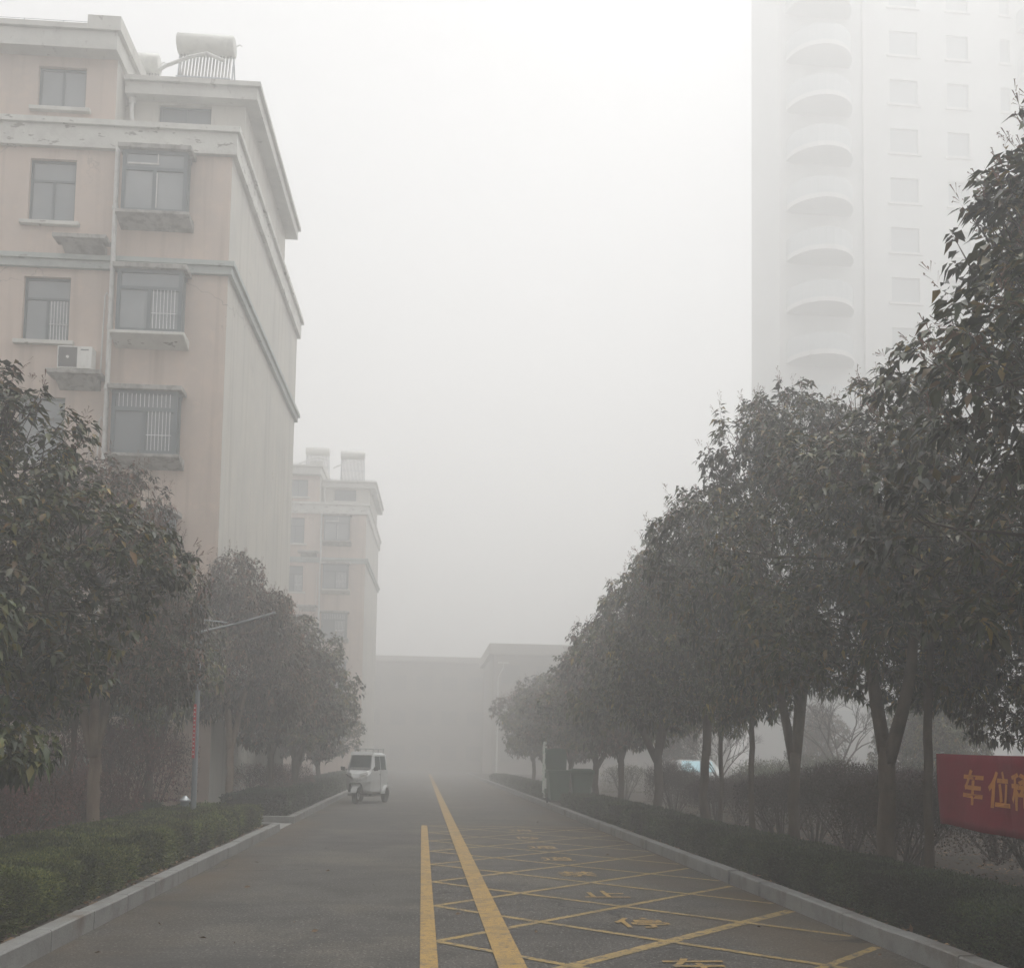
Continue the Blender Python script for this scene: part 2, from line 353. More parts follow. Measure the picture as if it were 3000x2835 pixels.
# road markings, each sheet 4 mm above the one below
def strip(b, p, q, wd, z):
    p=Vector((*p,0)); q=Vector((*q,0)); d=(q-p).normalized(); n=Vector((-d.y,d.x,0))*wd/2
    L=(q-p).length; k=max(1,int(L/1.0)); v=[];f=[]
    for i in range(k+1):
        c=p+d*L*i/k; v+= [c-n+Vector((0,0,z)), c+n+Vector((0,0,z))]
    for i in range(k): f.append((2*i,2*i+2,2*i+3,2*i+1))
    b.add(v,f)
b=MB(); strip(b,(.68,2),(.68,86),.205,.012); tag(b.build('centre_line',M['yellow']),kind='structure')
b=MB(); strip(b,(.085,3.5),(.085,22.45),.13,.008); strip(b,(.16,22.4),(3.6,22.4),.07,.0082); tag(b.build('box_border',M['yellow']),kind='structure')
def clipline(c, s):     # line  y = c + s*(x-.14)*1.035, clipped to box
    x0,x1=.15,3.74; y=lambda x:c+s*(x-.15)*1.035
    pts=[]
    for x in np.linspace(x0,x1,120):
        if 3.5<=y(x)<=22.35: pts.append((x,y(x)))
    return (pts[0],pts[-1]) if len(pts)>2 else None
b1=MB(); b2=MB()
for k in range(-3,12):
    c=8.48+1.985*k
    l=clipline(c,1)
    if l: strip(b1,*l,.125 if k==-1 else .078,.004)
    l=clipline(c,-1)
    if l: strip(b2,*l,.078,.006)
tag(b1.build('box_hatching',M['yellow_worn']),kind='structure'); tag(b2.build('box_hatching',M['yellow_worn']),kind='structure')

def text_mesh(ch, fat=0.0):
    cu=bpy.data.curves.new('glyph','FONT'); cu.body=ch; cu.size=1; cu.align_x='CENTER'; cu.align_y='CENTER'; cu.offset=fat; cu.resolution_u=3
    o=bpy.data.objects.new('glyph',cu); col.objects.link(o)
    dg=bpy.context.evaluated_depsgraph_get(); dg.update()
    me=bpy.data.meshes.new_from_object(o.evaluated_get(dg))
    V=[tuple(v.co) for v in me.vertices]; F=[tuple(p.vertices) for p in me.polygons]
    bpy.data.objects.remove(o); bpy.data.curves.remove(cu); bpy.data.meshes.remove(me)
    A=np.array(V); c=(A.max(0)+A.min(0))/2; sz=(A.max(0)-A.min(0)); A=(A-c)/max(sz[0],sz[1])
    return A,F
word='车停止禁道通防消'
b=MB()
for i,ch in enumerate(word):
    A,F=text_mesh(ch,.008); y=7.46+1.96*i
    b.add([(2.045+p[0]*.50,y+p[1]*.56,.010) for p in A],F)
tag(b.build('road_lettering',M['yellow']),kind='structure')

# ------------------------------------------------------------------ foliage
def norm(a): return a/np.maximum(np.linalg.norm(a,axis=-1,keepdims=True),1e-9)
def leaves(rng, B, D, L, W, droop=.25, up=None):
    """B base points (n,3), D directions; returns V,F of folded ovate leaves"""
    n=len(B); D=norm(D); Z=np.array([0,0,1.])+rng.normal(0,.35,(n,3))
    S=norm(np.cross(D,Z)); N=np.cross(S,D); q_=rng.uniform(.5,1.35,(n,1)); L=L*q_; W=W*q_**.7*rng.uniform(.8,1.2,(n,1))
    dz=np.array([0,0,-1.])
    m=B+D*L*.5+dz*droop*L*.18
    l=B+D*L*.42+S*W*.5+N*W*.16; r=B+D*L*.42-S*W*.5+N*W*.16
    t=B+D*L*.95+dz*droop*L*.75
    V=np.stack([B,l,m,r,t],1).reshape(-1,3)
    k=np.arange(n)[:,None]*5
    F=np.concatenate([k+[0,2,1],k+[0,3,2],k+[1,2,4],k+[2,3,4]],1).reshape(-1,3)
    return V,F
def crown_mesh(name, seed, Rr, z0, z1, ncl, per=9, L=.13, W=.052, mats=None, sprays=.2, open_=.0, nb=14):
    rng=np.random.default_rng(seed); H=z1-z0
    K=nb; blobs=[]
    for k in range(K):
        t=(k+.5)/K; env=math.sin(math.pi*min(max(.16+.80*t**.85,0),1))**.75
        a=k*2.4+rng.uniform(-.4,.4); rad=Rr*.66*env*rng.uniform(.55,1.12)*(1 if k<K-2 else .5)
        c=np.array([math.cos(a)*rad,math.sin(a)*rad,z0+H*(.12+.76*t)])
        blobs.append((c,Rr*rng.uniform(.28,.50)*(1-.25*t),H*rng.uniform(.10,.18)))
    w_=np.array([b_[1]**2 for b_ in blobs]); w_/=w_.sum()
    idx=rng.choice(K,ncl,p=w_)
    C=np.array([b_[0] for b_ in blobs])[idx]; RX=np.array([b_[1] for b_ in blobs])[idx][:,None]; RZ=np.array([b_[2] for b_ in blobs])[idx][:,None]
    d=norm(rng.normal(size=(ncl,3))); rr=rng.uniform(.35,1.12,(ncl,1))**.45
    P=C+d*rr*np.concatenate([RX,RX,RZ*1.25],1)
    cc=np.array([0,0,z0+H*.4]); out=norm(P-cc); A=norm(d*.6+out*.5+np.array([0,0,.45])+rng.normal(0,.25,(ncl,3)))
    # drop clusters in random holes so that the background shows through
    holes=rng.uniform([-Rr,-Rr,z0],[Rr,Rr,z1],(int(26+open_*24),3)); hr=Rr*rng.uniform(.10,.22,len(holes))
    keep=np.ones(ncl,bool)
    for h,r_ in zip(holes,hr): keep&=np.linalg.norm(P-h,axis=1)>r_
    P=P[keep];A=A[keep]; n=len(P)
    ph=rng.uniform(0,2*math.pi,(n,per)); 
    T=norm(np.cross(A,rng.normal(size=(n,3)))); U=np.cross(A,T)
    rad=np.cos(ph)[...,None]*T[:,None]+np.sin(ph)[...,None]*U[:,None]
    D=norm(rad+A[:,None]*rng.uniform(-.1,.7,(n,per,1))+np.array([0,0,-.35]))
    B=P[:,None]-A[:,None]*rng.uniform(0,.12,(n,per,1))+rad*.012
    V1,F1=leaves(rng,B.reshape(-1,3),D.reshape(-1,3),L,W,droop=rng.uniform(.1,.7,(n*per,1)))
    Vs=[V1];Fs=[F1];ms=[np.zeros(len(F1),int)];off=len(V1)
    # twigs under clusters
    q=rng.random(n)<.6; Pt=P[q];At=A[q]
    tip=Pt+At*.03; base=Pt-At*rng.uniform(.25,.5,(len(Pt),1))-np.array([0,0,.05]); s=norm(np.cross(At,rng.normal(size=At.shape)))*.006
    s2=np.cross(At,s)
    V=np.stack([base-s,base+s,base+s2*1.5,tip],1).reshape(-1,3); k=np.arange(len(Pt))[:,None]*4
    F=np.concatenate([k+[0,1,3],k+[1,2,3],k+[2,0,3]],1).reshape(-1,3)
    Vs.append(V);Fs.append(F+off);ms.append(np.ones(len(F),int));off+=len(V)
    # flower sprays on the upper, outer side
    if sprays>0:
        top=(P[:,2]>z0+H*.35)&(rng.random(n)<sprays)&((d[keep]*out[keep]).sum(1)>.2)
        Ps=P[top];As=norm(A[top]+np.array([0,0,.6])); m=10
        if len(Ps):
            tt=rng.uniform(.03,.17,(len(Ps),m,1)); sd_=norm(rng.normal(size=(len(Ps),m,3)))
            e=Ps[:,None]+As[:,None]*tt+sd_*.04; o_=Ps[:,None]+As[:,None]*(tt-.05)
            g=norm(np.cross(sd_,As[:,None]))*.0035
            V=np.stack([o_,e+g,e-g],2).reshape(-1,3); F=np.arange(len(V)).reshape(-1,3)
            Vs.append(V);Fs.append(F+off);ms.append(np.full(len(F),2));off+=len(V)
            e=e.reshape(-1,3); a1=norm(rng.normal(size=e.shape))*.010; a2=norm(rng.normal(size=e.shape))*.010
            V=np.stack([e+a1,e+a2,e-a1],1).reshape(-1,3); F=np.arange(len(V)).reshape(-1,3)
            Vs.append(V);Fs.append(F+off);ms.append(np.full(len(F),2));off+=len(V)
    me=np_mesh(name,np.concatenate(Vs),np.concatenate(Fs),mats or [M['leaf'],M['stem'],M['spray']],np.concatenate(ms))
    return me,blobs
def limb(b, rng, p, q, r0, r1, n=6, wob=.12, sides=8):
    p=np.array(p,float);q=np.array(q,float);L=np.linalg.norm(q-p);pts=[];rs=[]
    w1=rng.normal(0,wob*.5,3)*L; 
    for i in range(n+1):
        t=i/n; x=p*(1-t)+q*t+w1*math.sin(math.pi*t)*.5+np.array([0,0,.12*L*math.sin(math.pi*t)*.5])
        pts.append(x); rs.append(r0*(1-t)+r1*t)
    b.tube(pts,rs,sides); return pts
def tree_mesh(seed, Rr=2.0, z0=1.9, z1=6.5, ncl=1400, r=.09, fork=1.55, lean=(0,0), barkm='bark', leafm='leaf', nforks=3, per=11, L=.102, W=.042, sprays=.28, open_=0, nb=14, spread=.36):
    rng=np.random.default_rng(seed+100)
    cme,blobs=crown_mesh('crown',seed,Rr,z0,z1,ncl,per,L,W,[M[leafm],M['stem'],M['spray']],sprays,open_,nb)
    b=MB(); F=np.array([lean[0],lean[1],fork])
    wob=np.cumsum(rng.normal(0,.016,(9,2)),0); path=[];rr_=[]
    for i in range(9):
        q=i/8; path.append((lean[0]*q+wob[i][0]*math.sin(math.pi*q)+0,lean[1]*q+wob[i][1]*math.sin(math.pi*q),-.05+(fork+.05)*q)); rr_.append(r*(1.05-.10*q+.45*math.exp(-q*9))*rng.uniform(.96,1.05))
    b.tube(path,rr_,12)
    ends=[]
    a0=rng.uniform(0,6.28)
    for k in range(nforks):
        a=a0+k*2*math.pi/nforks+rng.uniform(-.3,.3); zz=z0+(z1-z0)*rng.uniform(.35,.6)
        e=F+np.array([math.cos(a)*Rr*spread,math.sin(a)*Rr*spread,zz-fork]); pts=limb(b,rng,F-np.array([0,0,.22]),e,r*.90,r*.34,8,.14)
        ends.append(pts)
    for c,rb,rz in blobs:
        best=None
        for pts in ends:
            for x in pts[2:]:
                if x[2]<c[2]+.1:
                    dd=np.linalg.norm(x-c)
                    if best is None or dd<best[0]: best=(dd,x)
        x=best[1] if best else F
        limb(b,rng,x,c,r*.30,r*.12,5,.15,5)
        for j in range(4):
            d=norm(rng.normal(size=3)+np.array([0,0,.2])); limb(b,rng,c,c+d*np.array([rb,rb,rz])*.85,r*.12,.006,3,.15,4)
    return b.mesh('trunk',M[barkm],True),cme
def place_tree(meshes, x, y, label, group=None, rz=0, s=(1,1,1), name='broadleaf_tree', cat='tree'):
    t=thing(name,label,cat,(x,y,BED),rz,group,s)
    link(bpy.data.objects.new('trunk',meshes[0]),t); link(bpy.data.objects.new('crown',meshes[1]),t); return t

near=[tree_mesh(11,2.15,2.15,6.6,2900,.090,1.75,(-.10,0),nforks=2,spread=.20,leafm='leafdark',L=.105,W=.043,per=12),
      tree_mesh(12,2.1,1.75,6.4,2900,.075,1.35,(-.05,.03),nforks=3,spread=.27,leafm='leafdark',L=.102,W=.042,per=12,open_=.6),
      tree_mesh(13,2.05,1.75,6.0,2800,.075,1.6,leafm='leafdark',spread=.30,nforks=3),
      tree_mesh(15,2.1,1.7,5.4,2900,.095,1.45,(.06,0),barkm='barklight',leafm='leafred',nforks=3,sprays=.35)]
far=[tree_mesh(21,2.1,1.6,6.0,1800,.09,1.5,per=9,L=.14,W=.062,sprays=.25),
     tree_mesh(22,2.05,1.55,5.4,1750,.08,1.5,per=9,L=.14,W=.062,leafm='leafred',sprays=.3)]
thin=tree_mesh(31,1.25,2.0,4.6,420,.05,2.3,nforks=2,nb=7,L=.13,open_=.3)
small=tree_mesh(33,1.35,1.0,3.1,650,.05,.8,nforks=3,nb=8,leafm='leaflite',L=.12,W=.055,sprays=0)
G='street trees in the row along the right kerb'
place_tree(near[0],5.35,11.45,'tree with a thick dark trunk forking low, just left of the red banner',G,rz=1.15,s=(1.05,1.05,.90))
place_tree(near[1],5.55,14.95,'dark tree with slim forked trunk, second behind the banner in the right row',G,rz=1.9,s=(1.08,1.08,1.12))
place_tree(near[2],5.3,18.8,'tree third along the right row, its trunk splitting into several upright limbs above the hedge',G,rz=2.9,s=(1.05,1.05,1.08))
place_tree(far[0],5.3,22.9,'tree with broad rounded crown, fourth along the right row in light haze',G,rz=.9,s=(1.08,1.08,1.06))
place_tree(far[1],5.3,27.2,'tree fifth along the right row, beside the near side of the green bins',G,rz=2.2,s=(1.05,1.05,1.02))
place_tree(far[0],5.3,30.9,'tree with greyed crown right behind the green wheelie bins',G,rz=4.1,s=(1.05,1.05,.88))
place_tree(far[1],5.2,35.5,'hazy tree just beyond the green striped board on the right',G,rz=5.4,s=(1.1,1.1,.88))
place_tree(far[0],5.0,41,'faint tree far along the right row, last but one before the pale block',G,rz=1.4,s=(1.05,1.05,.80))
place_tree(far[1],5.2,48,'faintest farthest tree of the right row, pale in the fog',G,rz=3.3,s=(1.1,1.1,.95))
place_tree(near[1],5.55,7.3,'nearest dark tree at the right edge whose leaves rise above the red banner',G,rz=4.4,s=(1.26,1.26,1.06))
place_tree(near[2],7.3,10.6,'dark full tree of the second line, filling the space above the banner',None,rz=2.0,s=(.8,.8,.88))
place_tree(far[0],-5.15,20.15,'dark leafy tree between the pale forked trunk and the lamp, close to the facade',None,rz=2.6,s=(.82,.82,.92))
place_tree(thin,5.75,11.25,'slender single-stemmed tree standing against the left end of the red banner','slender young trees in the right garden',rz=.3)
place_tree(thin,5.32,16.2,'slender straight-stemmed young tree between two thicker trunks behind the right hedge','slender young trees in the right garden',rz=2.6,s=(.9,.9,.95))
place_tree(thin,5.9,20.0,'slender young tree half hidden behind thicker trunks at mid distance on the right','slender young trees in the right garden',rz=4.6,s=(.9,.9,.9))
G='street trees in the row along the left kerb'
place_tree(small,-4.25,8.9,'small bushy tree with yellowish green leaves at the left edge, nearest the camera',G,rz=.5,s=(.95,.95,1.05))
place_tree(near[2],-5.15,10.6,'large dark tree overhanging the near left hedge, its trunk outside the picture',G,rz=.8,s=(1.22,1.22,.95))
place_tree(near[3],-4.72,15.5,'tree with a pale reddish bark trunk forked low behind the left hedge',G,rz=3.7,s=(.93,.93,1.06))
place_tree(near[3],-4.35,23.7,'bronze-tinged tree behind the street lamp, past the side path',G,rz=1.2,s=(.85,.85,1.10))
place_tree(far[1],-3.85,26.6,'hazy reddish tree against the near end of the gable wall',G,rz=2.3,s=(1.0,1.0,.98))
place_tree(far[0],-3.7,30.6,'hazy rounded tree by the gable wall behind the white three-wheeler on the left',G,rz=5.1,s=(1.05,1.05,.92))
place_tree(far[1],-4.0,34,'faded tree near the far corner of the nearer apartment block',G,rz=.2,s=(1.02,1.02,.76))
place_tree(far[0],-4.1,41,'very faint tree on the left between the two apartment blocks',G,rz=1.0,s=(1,1,.72))
place_tree(thin,-6.3,16.6,'thin dark young tree in front of the low shed roof at the left',None,rz=1.0,s=(1.0,1.0,.8))
place_tree(thin,-6.1,18.7,'thin young tree just left behind the pale forked trunk',None,rz=2.0,s=(1,1,.85))

# garden trees far right, behind
for i,(x,y,m,s,lab) in enumerate([(13.5,27,far[0],.62,'low hazy green tree in the right garden seen between the forked trunk and the banner'),
     (16.5,31,far[0],.7,'hazy garden tree behind the red banner, farther from the road'),
     (11.5,22,far[0],.55,'small garden tree above the top left corner of the red banner'),
     (10.5,41,far[1],.62,'pale garden tree behind the parked car'),
     (15,38,far[1],.66,'faint garden tree far behind the bare tree')]):
    place_tree(m,x,y,lab,'trees in the right garden',rz=i*1.3,s=(s*1.1,s*1.1,s))

def bare_tree(seed, h=4.2):
    rng=np.random.default_rng(seed); b=MB(); c=MB()
    b.tube([(0,0,-.05),(.02,0,.5),(0,.02,1.1)],[.11,.08,.075],8)
    def rec(bb,p,d,l,r,lv):
        q=p+d*l; limb(bb,rng,p,q,r,r*.6,3,.08,5 if lv<2 else 3)
        if lv<4:
            for k in range(3 if lv<2 else 4):
                dd=norm(d+rng.normal(0,.42,3)+np.array([0,0,.12])); rec(c if lv>=1 else b,q,dd,l*rng.uniform(.55,.8),r*.55,lv+1)
    for k in range(5):
        a=k*1.257; rec(b,np.array([0,0,.9+.05*k]),norm(np.array([math.cos(a)*.62,math.sin(a)*.62,1])),1.0,.042,0)
    return b.mesh('trunk',M['bark'],True),c.mesh('crown',M['stem'])
bt=bare_tree(5)
t=place_tree(bt,12.2,29.3,'leafless tree with many upright branches, seen between trunks in the right garden',None,name='bare_tree')
t=place_tree(bt,9.0,30.5,'leafless small tree in front of the parked car','leafless trees',rz=2,s=(.7,.7,.7),name='bare_tree')

# hedges
def vnoise(P, s, seed):
    rng=np.random.default_rng(seed); out=np.zeros(len(P))
    for k in range(6):
        f=rng.normal(size=3)*s*(1+.5*k); out+=np.sin(P@f+rng.uniform(0,6.28))/(1+.5*k)
    return out/3
def hedge(name, x0,x1,y0,y1,h,label,matl,seed,taper=None):
    rng=np.random.default_rng(seed); cat='hedge'
    root=thing(name,label,cat,((x0+x1)/2,(y0+y1)/2,BED),0,'clipped hedges beside the road')
    cx=(x0+x1)/2; cyy=(y0+y1)/2; w=x1-x0
    def surf(P):      # bumpy outline
        return vnoise(P,1.6,seed)*.030+vnoise(P,6,seed+1)*.022
    # core
    ny=max(4,int((y1-y0)/.4)); V=[];F=[]
    prof=[(-.5,0),(-.5,.55),(-.47,.85),(-.35,.97),(0,1),(.35,.97),(.47,.85),(.5,.55),(.5,0)]
    for i in range(ny+1):
        y=y0+(y1-y0)*i/ny
        for (a,c) in prof: V.append([cx+a*(w-.10),y if 0<i<ny else y+(.05 if i==0 else -.05),c*(h-.05)])
    V=np.array(V); k=len(prof); nn=surf(V)
    V[:,0]+=nn*np.sign(V[:,0]-cx)*.8; V[:,2]+=nn*(V[:,2]>.1)
    V-= [cx,cyy,0]
    b=MB(); fs=[(i*k+j,i*k+j+1,(i+1)*k+j+1,(i+1)*k+j) for i in range(ny) for j in range(k-1)]+[tuple(range(k)),tuple(range(ny*k+k-1,ny*k-1,-1))]
    b.add(V.tolist(),fs); b.build('branches',M['hedgecore'],root)
    # leaves: density and size by distance from the camera
    Vs=[];Fs=[];off=0
    for (ya,yb,ls,cov) in ((-10,11,.024,2.2),(11,20,.034,2.0),(20,30,.055,1.8),(30,90,.09,1.5)):
        a=max(ya,y0); c=min(yb,y1)
        if c<=a: continue
        per=2*h+w; area=per*(c-a); n=int(area/(ls*ls*.45)*cov)
        u=rng.uniform(0,per,n); y=rng.uniform(a,c,n)
        X=np.where(u<h,x0,np.where(u<h+w,x0+(u-h),x1)); Z=np.where(u<h,u,np.where(u<h+w,h,h-(u-h-w)))
        Nn=np.stack([np.where(u<h,-1.,np.where(u<h+w,0,1.)),np.zeros(n),np.where((u>=h)&(u<h+w),1.,0)],1)
        # round the shoulders
        e=np.minimum(np.abs(X-x0),np.abs(X-x1)); top=(u>=h)&(u<h+w)
        Z=np.where(top,Z-np.clip(.12-e,0,.12)**2*3.2,Z)
        sh=np.clip(Z-(h-.12),0,.12)**2*3.2; X=np.where(u<h,X+sh,np.where(top,X,X-sh))
        P=np.stack([X,y,Z],1)
        for (ye,sg) in ((y0,-1),(y1,1)):
            if (sg<0 and a==y0) or (sg>0 and c==y1):
                ne=int(w*h/(ls*ls*.45)*cov); Pe=np.stack([rng.uniform(x0,x1,ne),np.full(ne,ye),rng.uniform(0,h,ne)],1)
                P=np.concatenate([P,Pe]); Ne=np.zeros((ne,3)); Ne[:,1]=sg; Nn=np.concatenate([Nn,Ne])
        n=len(P)
        P=P+Nn*surf(P)[:,None]*1.0 + Nn*rng.normal(0,.014,(n,1)) - Nn*np.abs(rng.normal(0,.02,(n,1)))
        P[:,2]=np.maximum(P[:,2],.01)
        stray=rng.random(n)<.006; P[stray]+=Nn[stray]*rng.uniform(.01,.06,(stray.sum(),1))
        D=norm(Nn*.8+rng.normal(0,.6,(n,3))+[0,0,.25]); S=norm(np.cross(D,rng.normal(size=(n,3))))
        L=ls*rng.uniform(.7,1.5,(n,1)); W=ls*.45
        v=np.stack([P,P+D*L*.5+S*W*.6,P+D*L,P+D*L*.5-S*W*.6],1).reshape(-1,3)-[cx,cyy,0]
        kk=np.arange(n)[:,None]*4; f=np.concatenate([kk+[0,1,2],kk+[0,2,3]],1).reshape(-1,3)
        Vs.append(v);Fs.append(f+off);off+=len(v)
    me=np_mesh('foliage',np.concatenate(Vs),np.concatenate(Fs),[matl]); link(bpy.data.objects.new('foliage',me),root)
    return root
hedge('clipped_hedge',-4.55,-3.02,2.5,20.1,.40,'low olive green clipped hedge along the near left kerb, ending at the side path',M['hedge'],1)
hedge('clipped_hedge',-4.35,-3.0,22.95,60,.46,'dark low hedge along the left kerb beyond the side path',M['hedge2'],2)
hedge('clipped_hedge',4.02,5.02,2.5,29.4,.36,'long dark green clipped hedge behind the right kerb, up to the bins',M['hedge2'],3)
hedge('clipped_hedge',4.02,5.02,32.2,60,.36,'faint dark hedge along the right kerb beyond the green bins',M['hedge2'],5)
hedge('clipped_hedge',-9,-4.9,20.0-.9,20.2,.42,'dark hedge strip running left beside the side path, behind the bollard',M['hedge2'],4)

# shrubs
def shrub_mesh(seed, rad=.88, h=1.25, leafm='twig', n=11000, bare=.30):
    rng=np.random.default_rng(seed); b=MB()
    for k in range(13):
        a=k*2.4+rng.uniform(-.3,.3); rr=rad*rng.uniform(.15,.75); e=np.array([math.cos(a)*rr,math.sin(a)*rr,h*rng.uniform(.45,.6)])
        s0=np.array([math.cos(a)*.08,math.sin(a)*.08,-.02]); limb(b,rng,s0,e,.016,.010,5,.14,5)
        for j in range(4):
            e2=e+np.array([rng.normal(0,.2),rng.normal(0,.2),h*rng.uniform(.18,.38)]); limb(b,rng,e,e2,.008,.004,3,.15,3)
            for q in range(2):
                limb(b,rng,e2,e2+np.array([rng.normal(0,.12),rng.normal(0,.12),h*rng.uniform(.05,.2)]),.004,.002,2,.2,3)
    # fine twig cap
    th=rng.uniform(0,6.28,n); r_=rad*np.sqrt(rng.uniform(0,1,n))*1.02; bump=vnoise(np.stack([r_*np.cos(th),r_*np.sin(th),0*th],1),4,seed)*.10
    ztop=h*(1-.22*(r_/rad)**3)+bump*h; z=ztop-np.abs(rng.normal(0,1,n))*h*(1-bare)*.42; z=np.maximum(z,h*.25)
    P=np.stack([r_*np.cos(th),r_*np.sin(th),z],1); D=norm(rng.normal(0,.7,(n,3))+[0,0,.8]); S=norm(np.cross(D,rng.normal(size=(n,3))))
    big=rng.random((n,1))<.35
    L=np.where(big,.035,.09)*rng.uniform(.6,1.3,(n,1)); W=np.where(big,.012,.0025)
    V=np.stack([P-S*W,P+D*L*.5+S*W,P+D*L,P+D*L*.5-S*W],1).reshape(-1,3); k=np.arange(n)[:,None]*4
    F=np.concatenate([k+[0,1,2],k+[0,2,3]],1).reshape(-1,3)
    return b.mesh('stems',M['stem']),np_mesh('foliage',V,F,[M[leafm]])
sA=[shrub_mesh(1),shrub_mesh(2,.75,1.3),shrub_mesh(3,.85,1.2)]
sB=[shrub_mesh(7,.85,1.05,'twigred',7000,.1),shrub_mesh(8,.8,1.1,'twigred',7000,.1)]
sC=[shrub_mesh(9,.9,1.3,'leaflite',6500,.1)]
rs=random.Random(8)
def place_shrub(ms,x,y,label,group,s=1,name='shrub'):
    t=thing(name,label,'shrub',(x,y,BED),rs.uniform(0,6.28),group,(s,s,s*rs.uniform(.96,1.04)))
    link(bpy.data.objects.new('stems',ms[0]),t); link(bpy.data.objects.new('foliage',ms[1]),t)
shr=[(6.9,8.6,'bare twiggy shrub beneath the red banner at the right edge'),(6.75,10.3,'bare vase-shaped shrub under the left end of the red banner'),
 (7.6,12.2,'bare shrub right behind the thick forked trunk'),(6.75,13.6,'widest bare shrub left of the thick forked trunk'),
 (6.6,15.4,'bare shrub just right of the slim forked trunk'),(6.9,17.6,'bare shrub between the slim forked trunk and the slender straight stem'),
 (6.8,19.8,'bare shrub left of the slender straight stem'),(7.0,22.2,'bare shrub below the pale blue windscreen'),
 (7.1,24.6,'hazy bare shrub left of the parked car'),(6.9,27.4,'hazy bare shrub farther back near the bins'),(8.5,14.6,'bare shrub in the second line behind the right trees'),
 (8.6,18.4,'bare shrub of the second line, in middle of the right garden'),(8.9,10.6,'bare shrub deep behind the red banner'),(8.3,21.8,'bare shrub of the second line before the parked car')]
for i,(x,y,l) in enumerate(shr): place_shrub(sA[i%3],x,y,l,'leafless shrubs in the right garden',1.05 if not (.25<x/y<.40 and y>19) else .84)
for i,(x,y,l,s) in enumerate([(-5.9,11.6,'reddish shrub at the left edge, nearest behind the hedge',1.05),(-5.5,13.2,'reddish brown shrub left of the pale trunk',1.0),(-6.9,13.6,'reddish shrub deeper at the left edge',1.1),
   (-5.6,14.9,'reddish shrub touching the left side of the pale trunk',1.0),(-7.0,15.8,'dark reddish shrub before the low shed wall',1.0),(-5.3,17.4,'reddish shrub just right of the pale trunk',.9),(-7.3,18.0,'reddish shrub in front of the left end of the low shed',.95)]):
    place_shrub(sB[i%2],x,y,l,'reddish shrubs behind the left hedge',s)
for i,(x,y,l,s) in enumerate([(9.6,27.8,'rounded yellow green bush between two trunks in the right garden',1.15),(11.2,28.6,'rounded yellow green bush left of the leafless tree',1.2),(8.6,25.2,'dark rounded bush in front of the parked car',1.0),
   (14.0,26.5,'green bush right of the leafless tree',1.3),(6.7,33.5,'low green bush behind the bins',.9)]):
    place_shrub(sC[0],x,y,l,'rounded bushes in the right garden',s,'bush')
for i,(x,y,l) in enumerate([(-4.1,24.9+1.9,'dark bush at the foot of the gable wall'),(-4.0,31.5,'faint bush near the far end of the gable wall')]):
    place_shrub(sB[1],x,y,l,'bushes along the gable wall',1.0,'bush')

for i,(x,y,l) in enumerate([(-6.3,19.3,'tall dark reddish bush in front of the tan facade, left of the lamp'),(-5.35,20.0-.6,'tall dark reddish bush just left of the bollard'),(-5.9,23.2,'tall reddish bush against the facade past the side path')]):
    t_=thing('bush',l,'bush',(x,y,BED),i*2.1,'tall bushes before the tan facade',(1.15,1.15,1.75)); link(bpy.data.objects.new('stems',sB[i%2][0]),t_); link(bpy.data.objects.new('foliage',sB[i%2][1]),t_)
for i,(x,y,l) in enumerate([(7.7,8.9,'dark undergrowth shrub below the banner, second from the right edge'),(6.0,12.6,'low dark shrub hugging the right side of the thick forked trunk'),(6.1,16.9,'low dark shrub right beside the slender straight stem'),(7.6,16.2,'dark shrub filling the gap behind the slim forked trunk'),(9.6,12.6,'dark shrub deepest behind the thick forked trunk'),(6.2,21.4,'dark low shrub by the fourth tree of the right row'),(6.3,25.4,'dark low shrub by the fifth tree of the right row')]):
    place_shrub(sA[(i+1)%3],x,y,l,'leafless shrubs in the right garden',.95 if not (.25<x/y<.40 and y>19) else .8)
# leaf litter (uncountable) and a few countable leaves on the road
def litter():
    rng=np.random.default_rng(77); n=9000
    x=np.concatenate([rng.uniform(4.9,11,n),rng.uniform(-9,-4.3,n//3),rng.uniform(3.96,4.08,420),rng.uniform(-3.05,-2.9,320)]); m=len(x)
    y=np.concatenate([3+27*rng.uniform(0,1,n)**1.3,rng.uniform(3,19,n//3),rng.uniform(5,20,420),rng.uniform(5,20,320)])
    P=np.stack([x,y,np.full(m,BED+.012)+rng.uniform(0,.02,m)],1); D=norm(np.stack([rng.normal(size=m),rng.normal(size=m),rng.normal(0,.2,m)],1))
    V,F=leaves(rng,P,D,.07,.035,.0)
    V[:,2]=np.maximum(V[:,2],BED+.003)
    o=link(bpy.data.objects.new('leaf_litter',np_mesh('leaf_litter',V,F,[M['litter']]))); tag(o,'brown dry leaf litter covering the garden soil','leaf litter',kind='stuff')
litter()
leafm=MB(); 
V,F=leaves(np.random.default_rng(3),np.array([[0,0,.008]]),np.array([[1,0,.12]]),.075,.04,0); V[:,2]=np.maximum(V[:,2],.004)
leafm.add(V.tolist(),[tuple(int(i) for i in q) for q in F]); lme=leafm.mesh('fallen_leaf',M['litter'])
for i,(x,y) in enumerate([(-1.95,11.8),(-1.1,9.4),(-1.7,8.6),(-1.45,8.4),(-.9,8.9),(-2.2,9.2),(-2.35,8.0),(-1.2,13.5),(1.0,8.9),(3.1,9.2),(3.45,12.5),(2.9,16),(3.5,21),(-2.2,14.5),(3.6,7.9),(.35,9.9),(-.5,12),(2.75,24)]):
    o=link(bpy.data.objects.new('fallen_leaf',lme)); o.location=(x,y,0); o.rotation_euler=(0,0,i*1.7); s=rs.uniform(.6,1.25); o.scale=(s,s,s)
    tag(o,'small dry fallen leaf lying on the grey road','leaf','dry leaves fallen on the road')

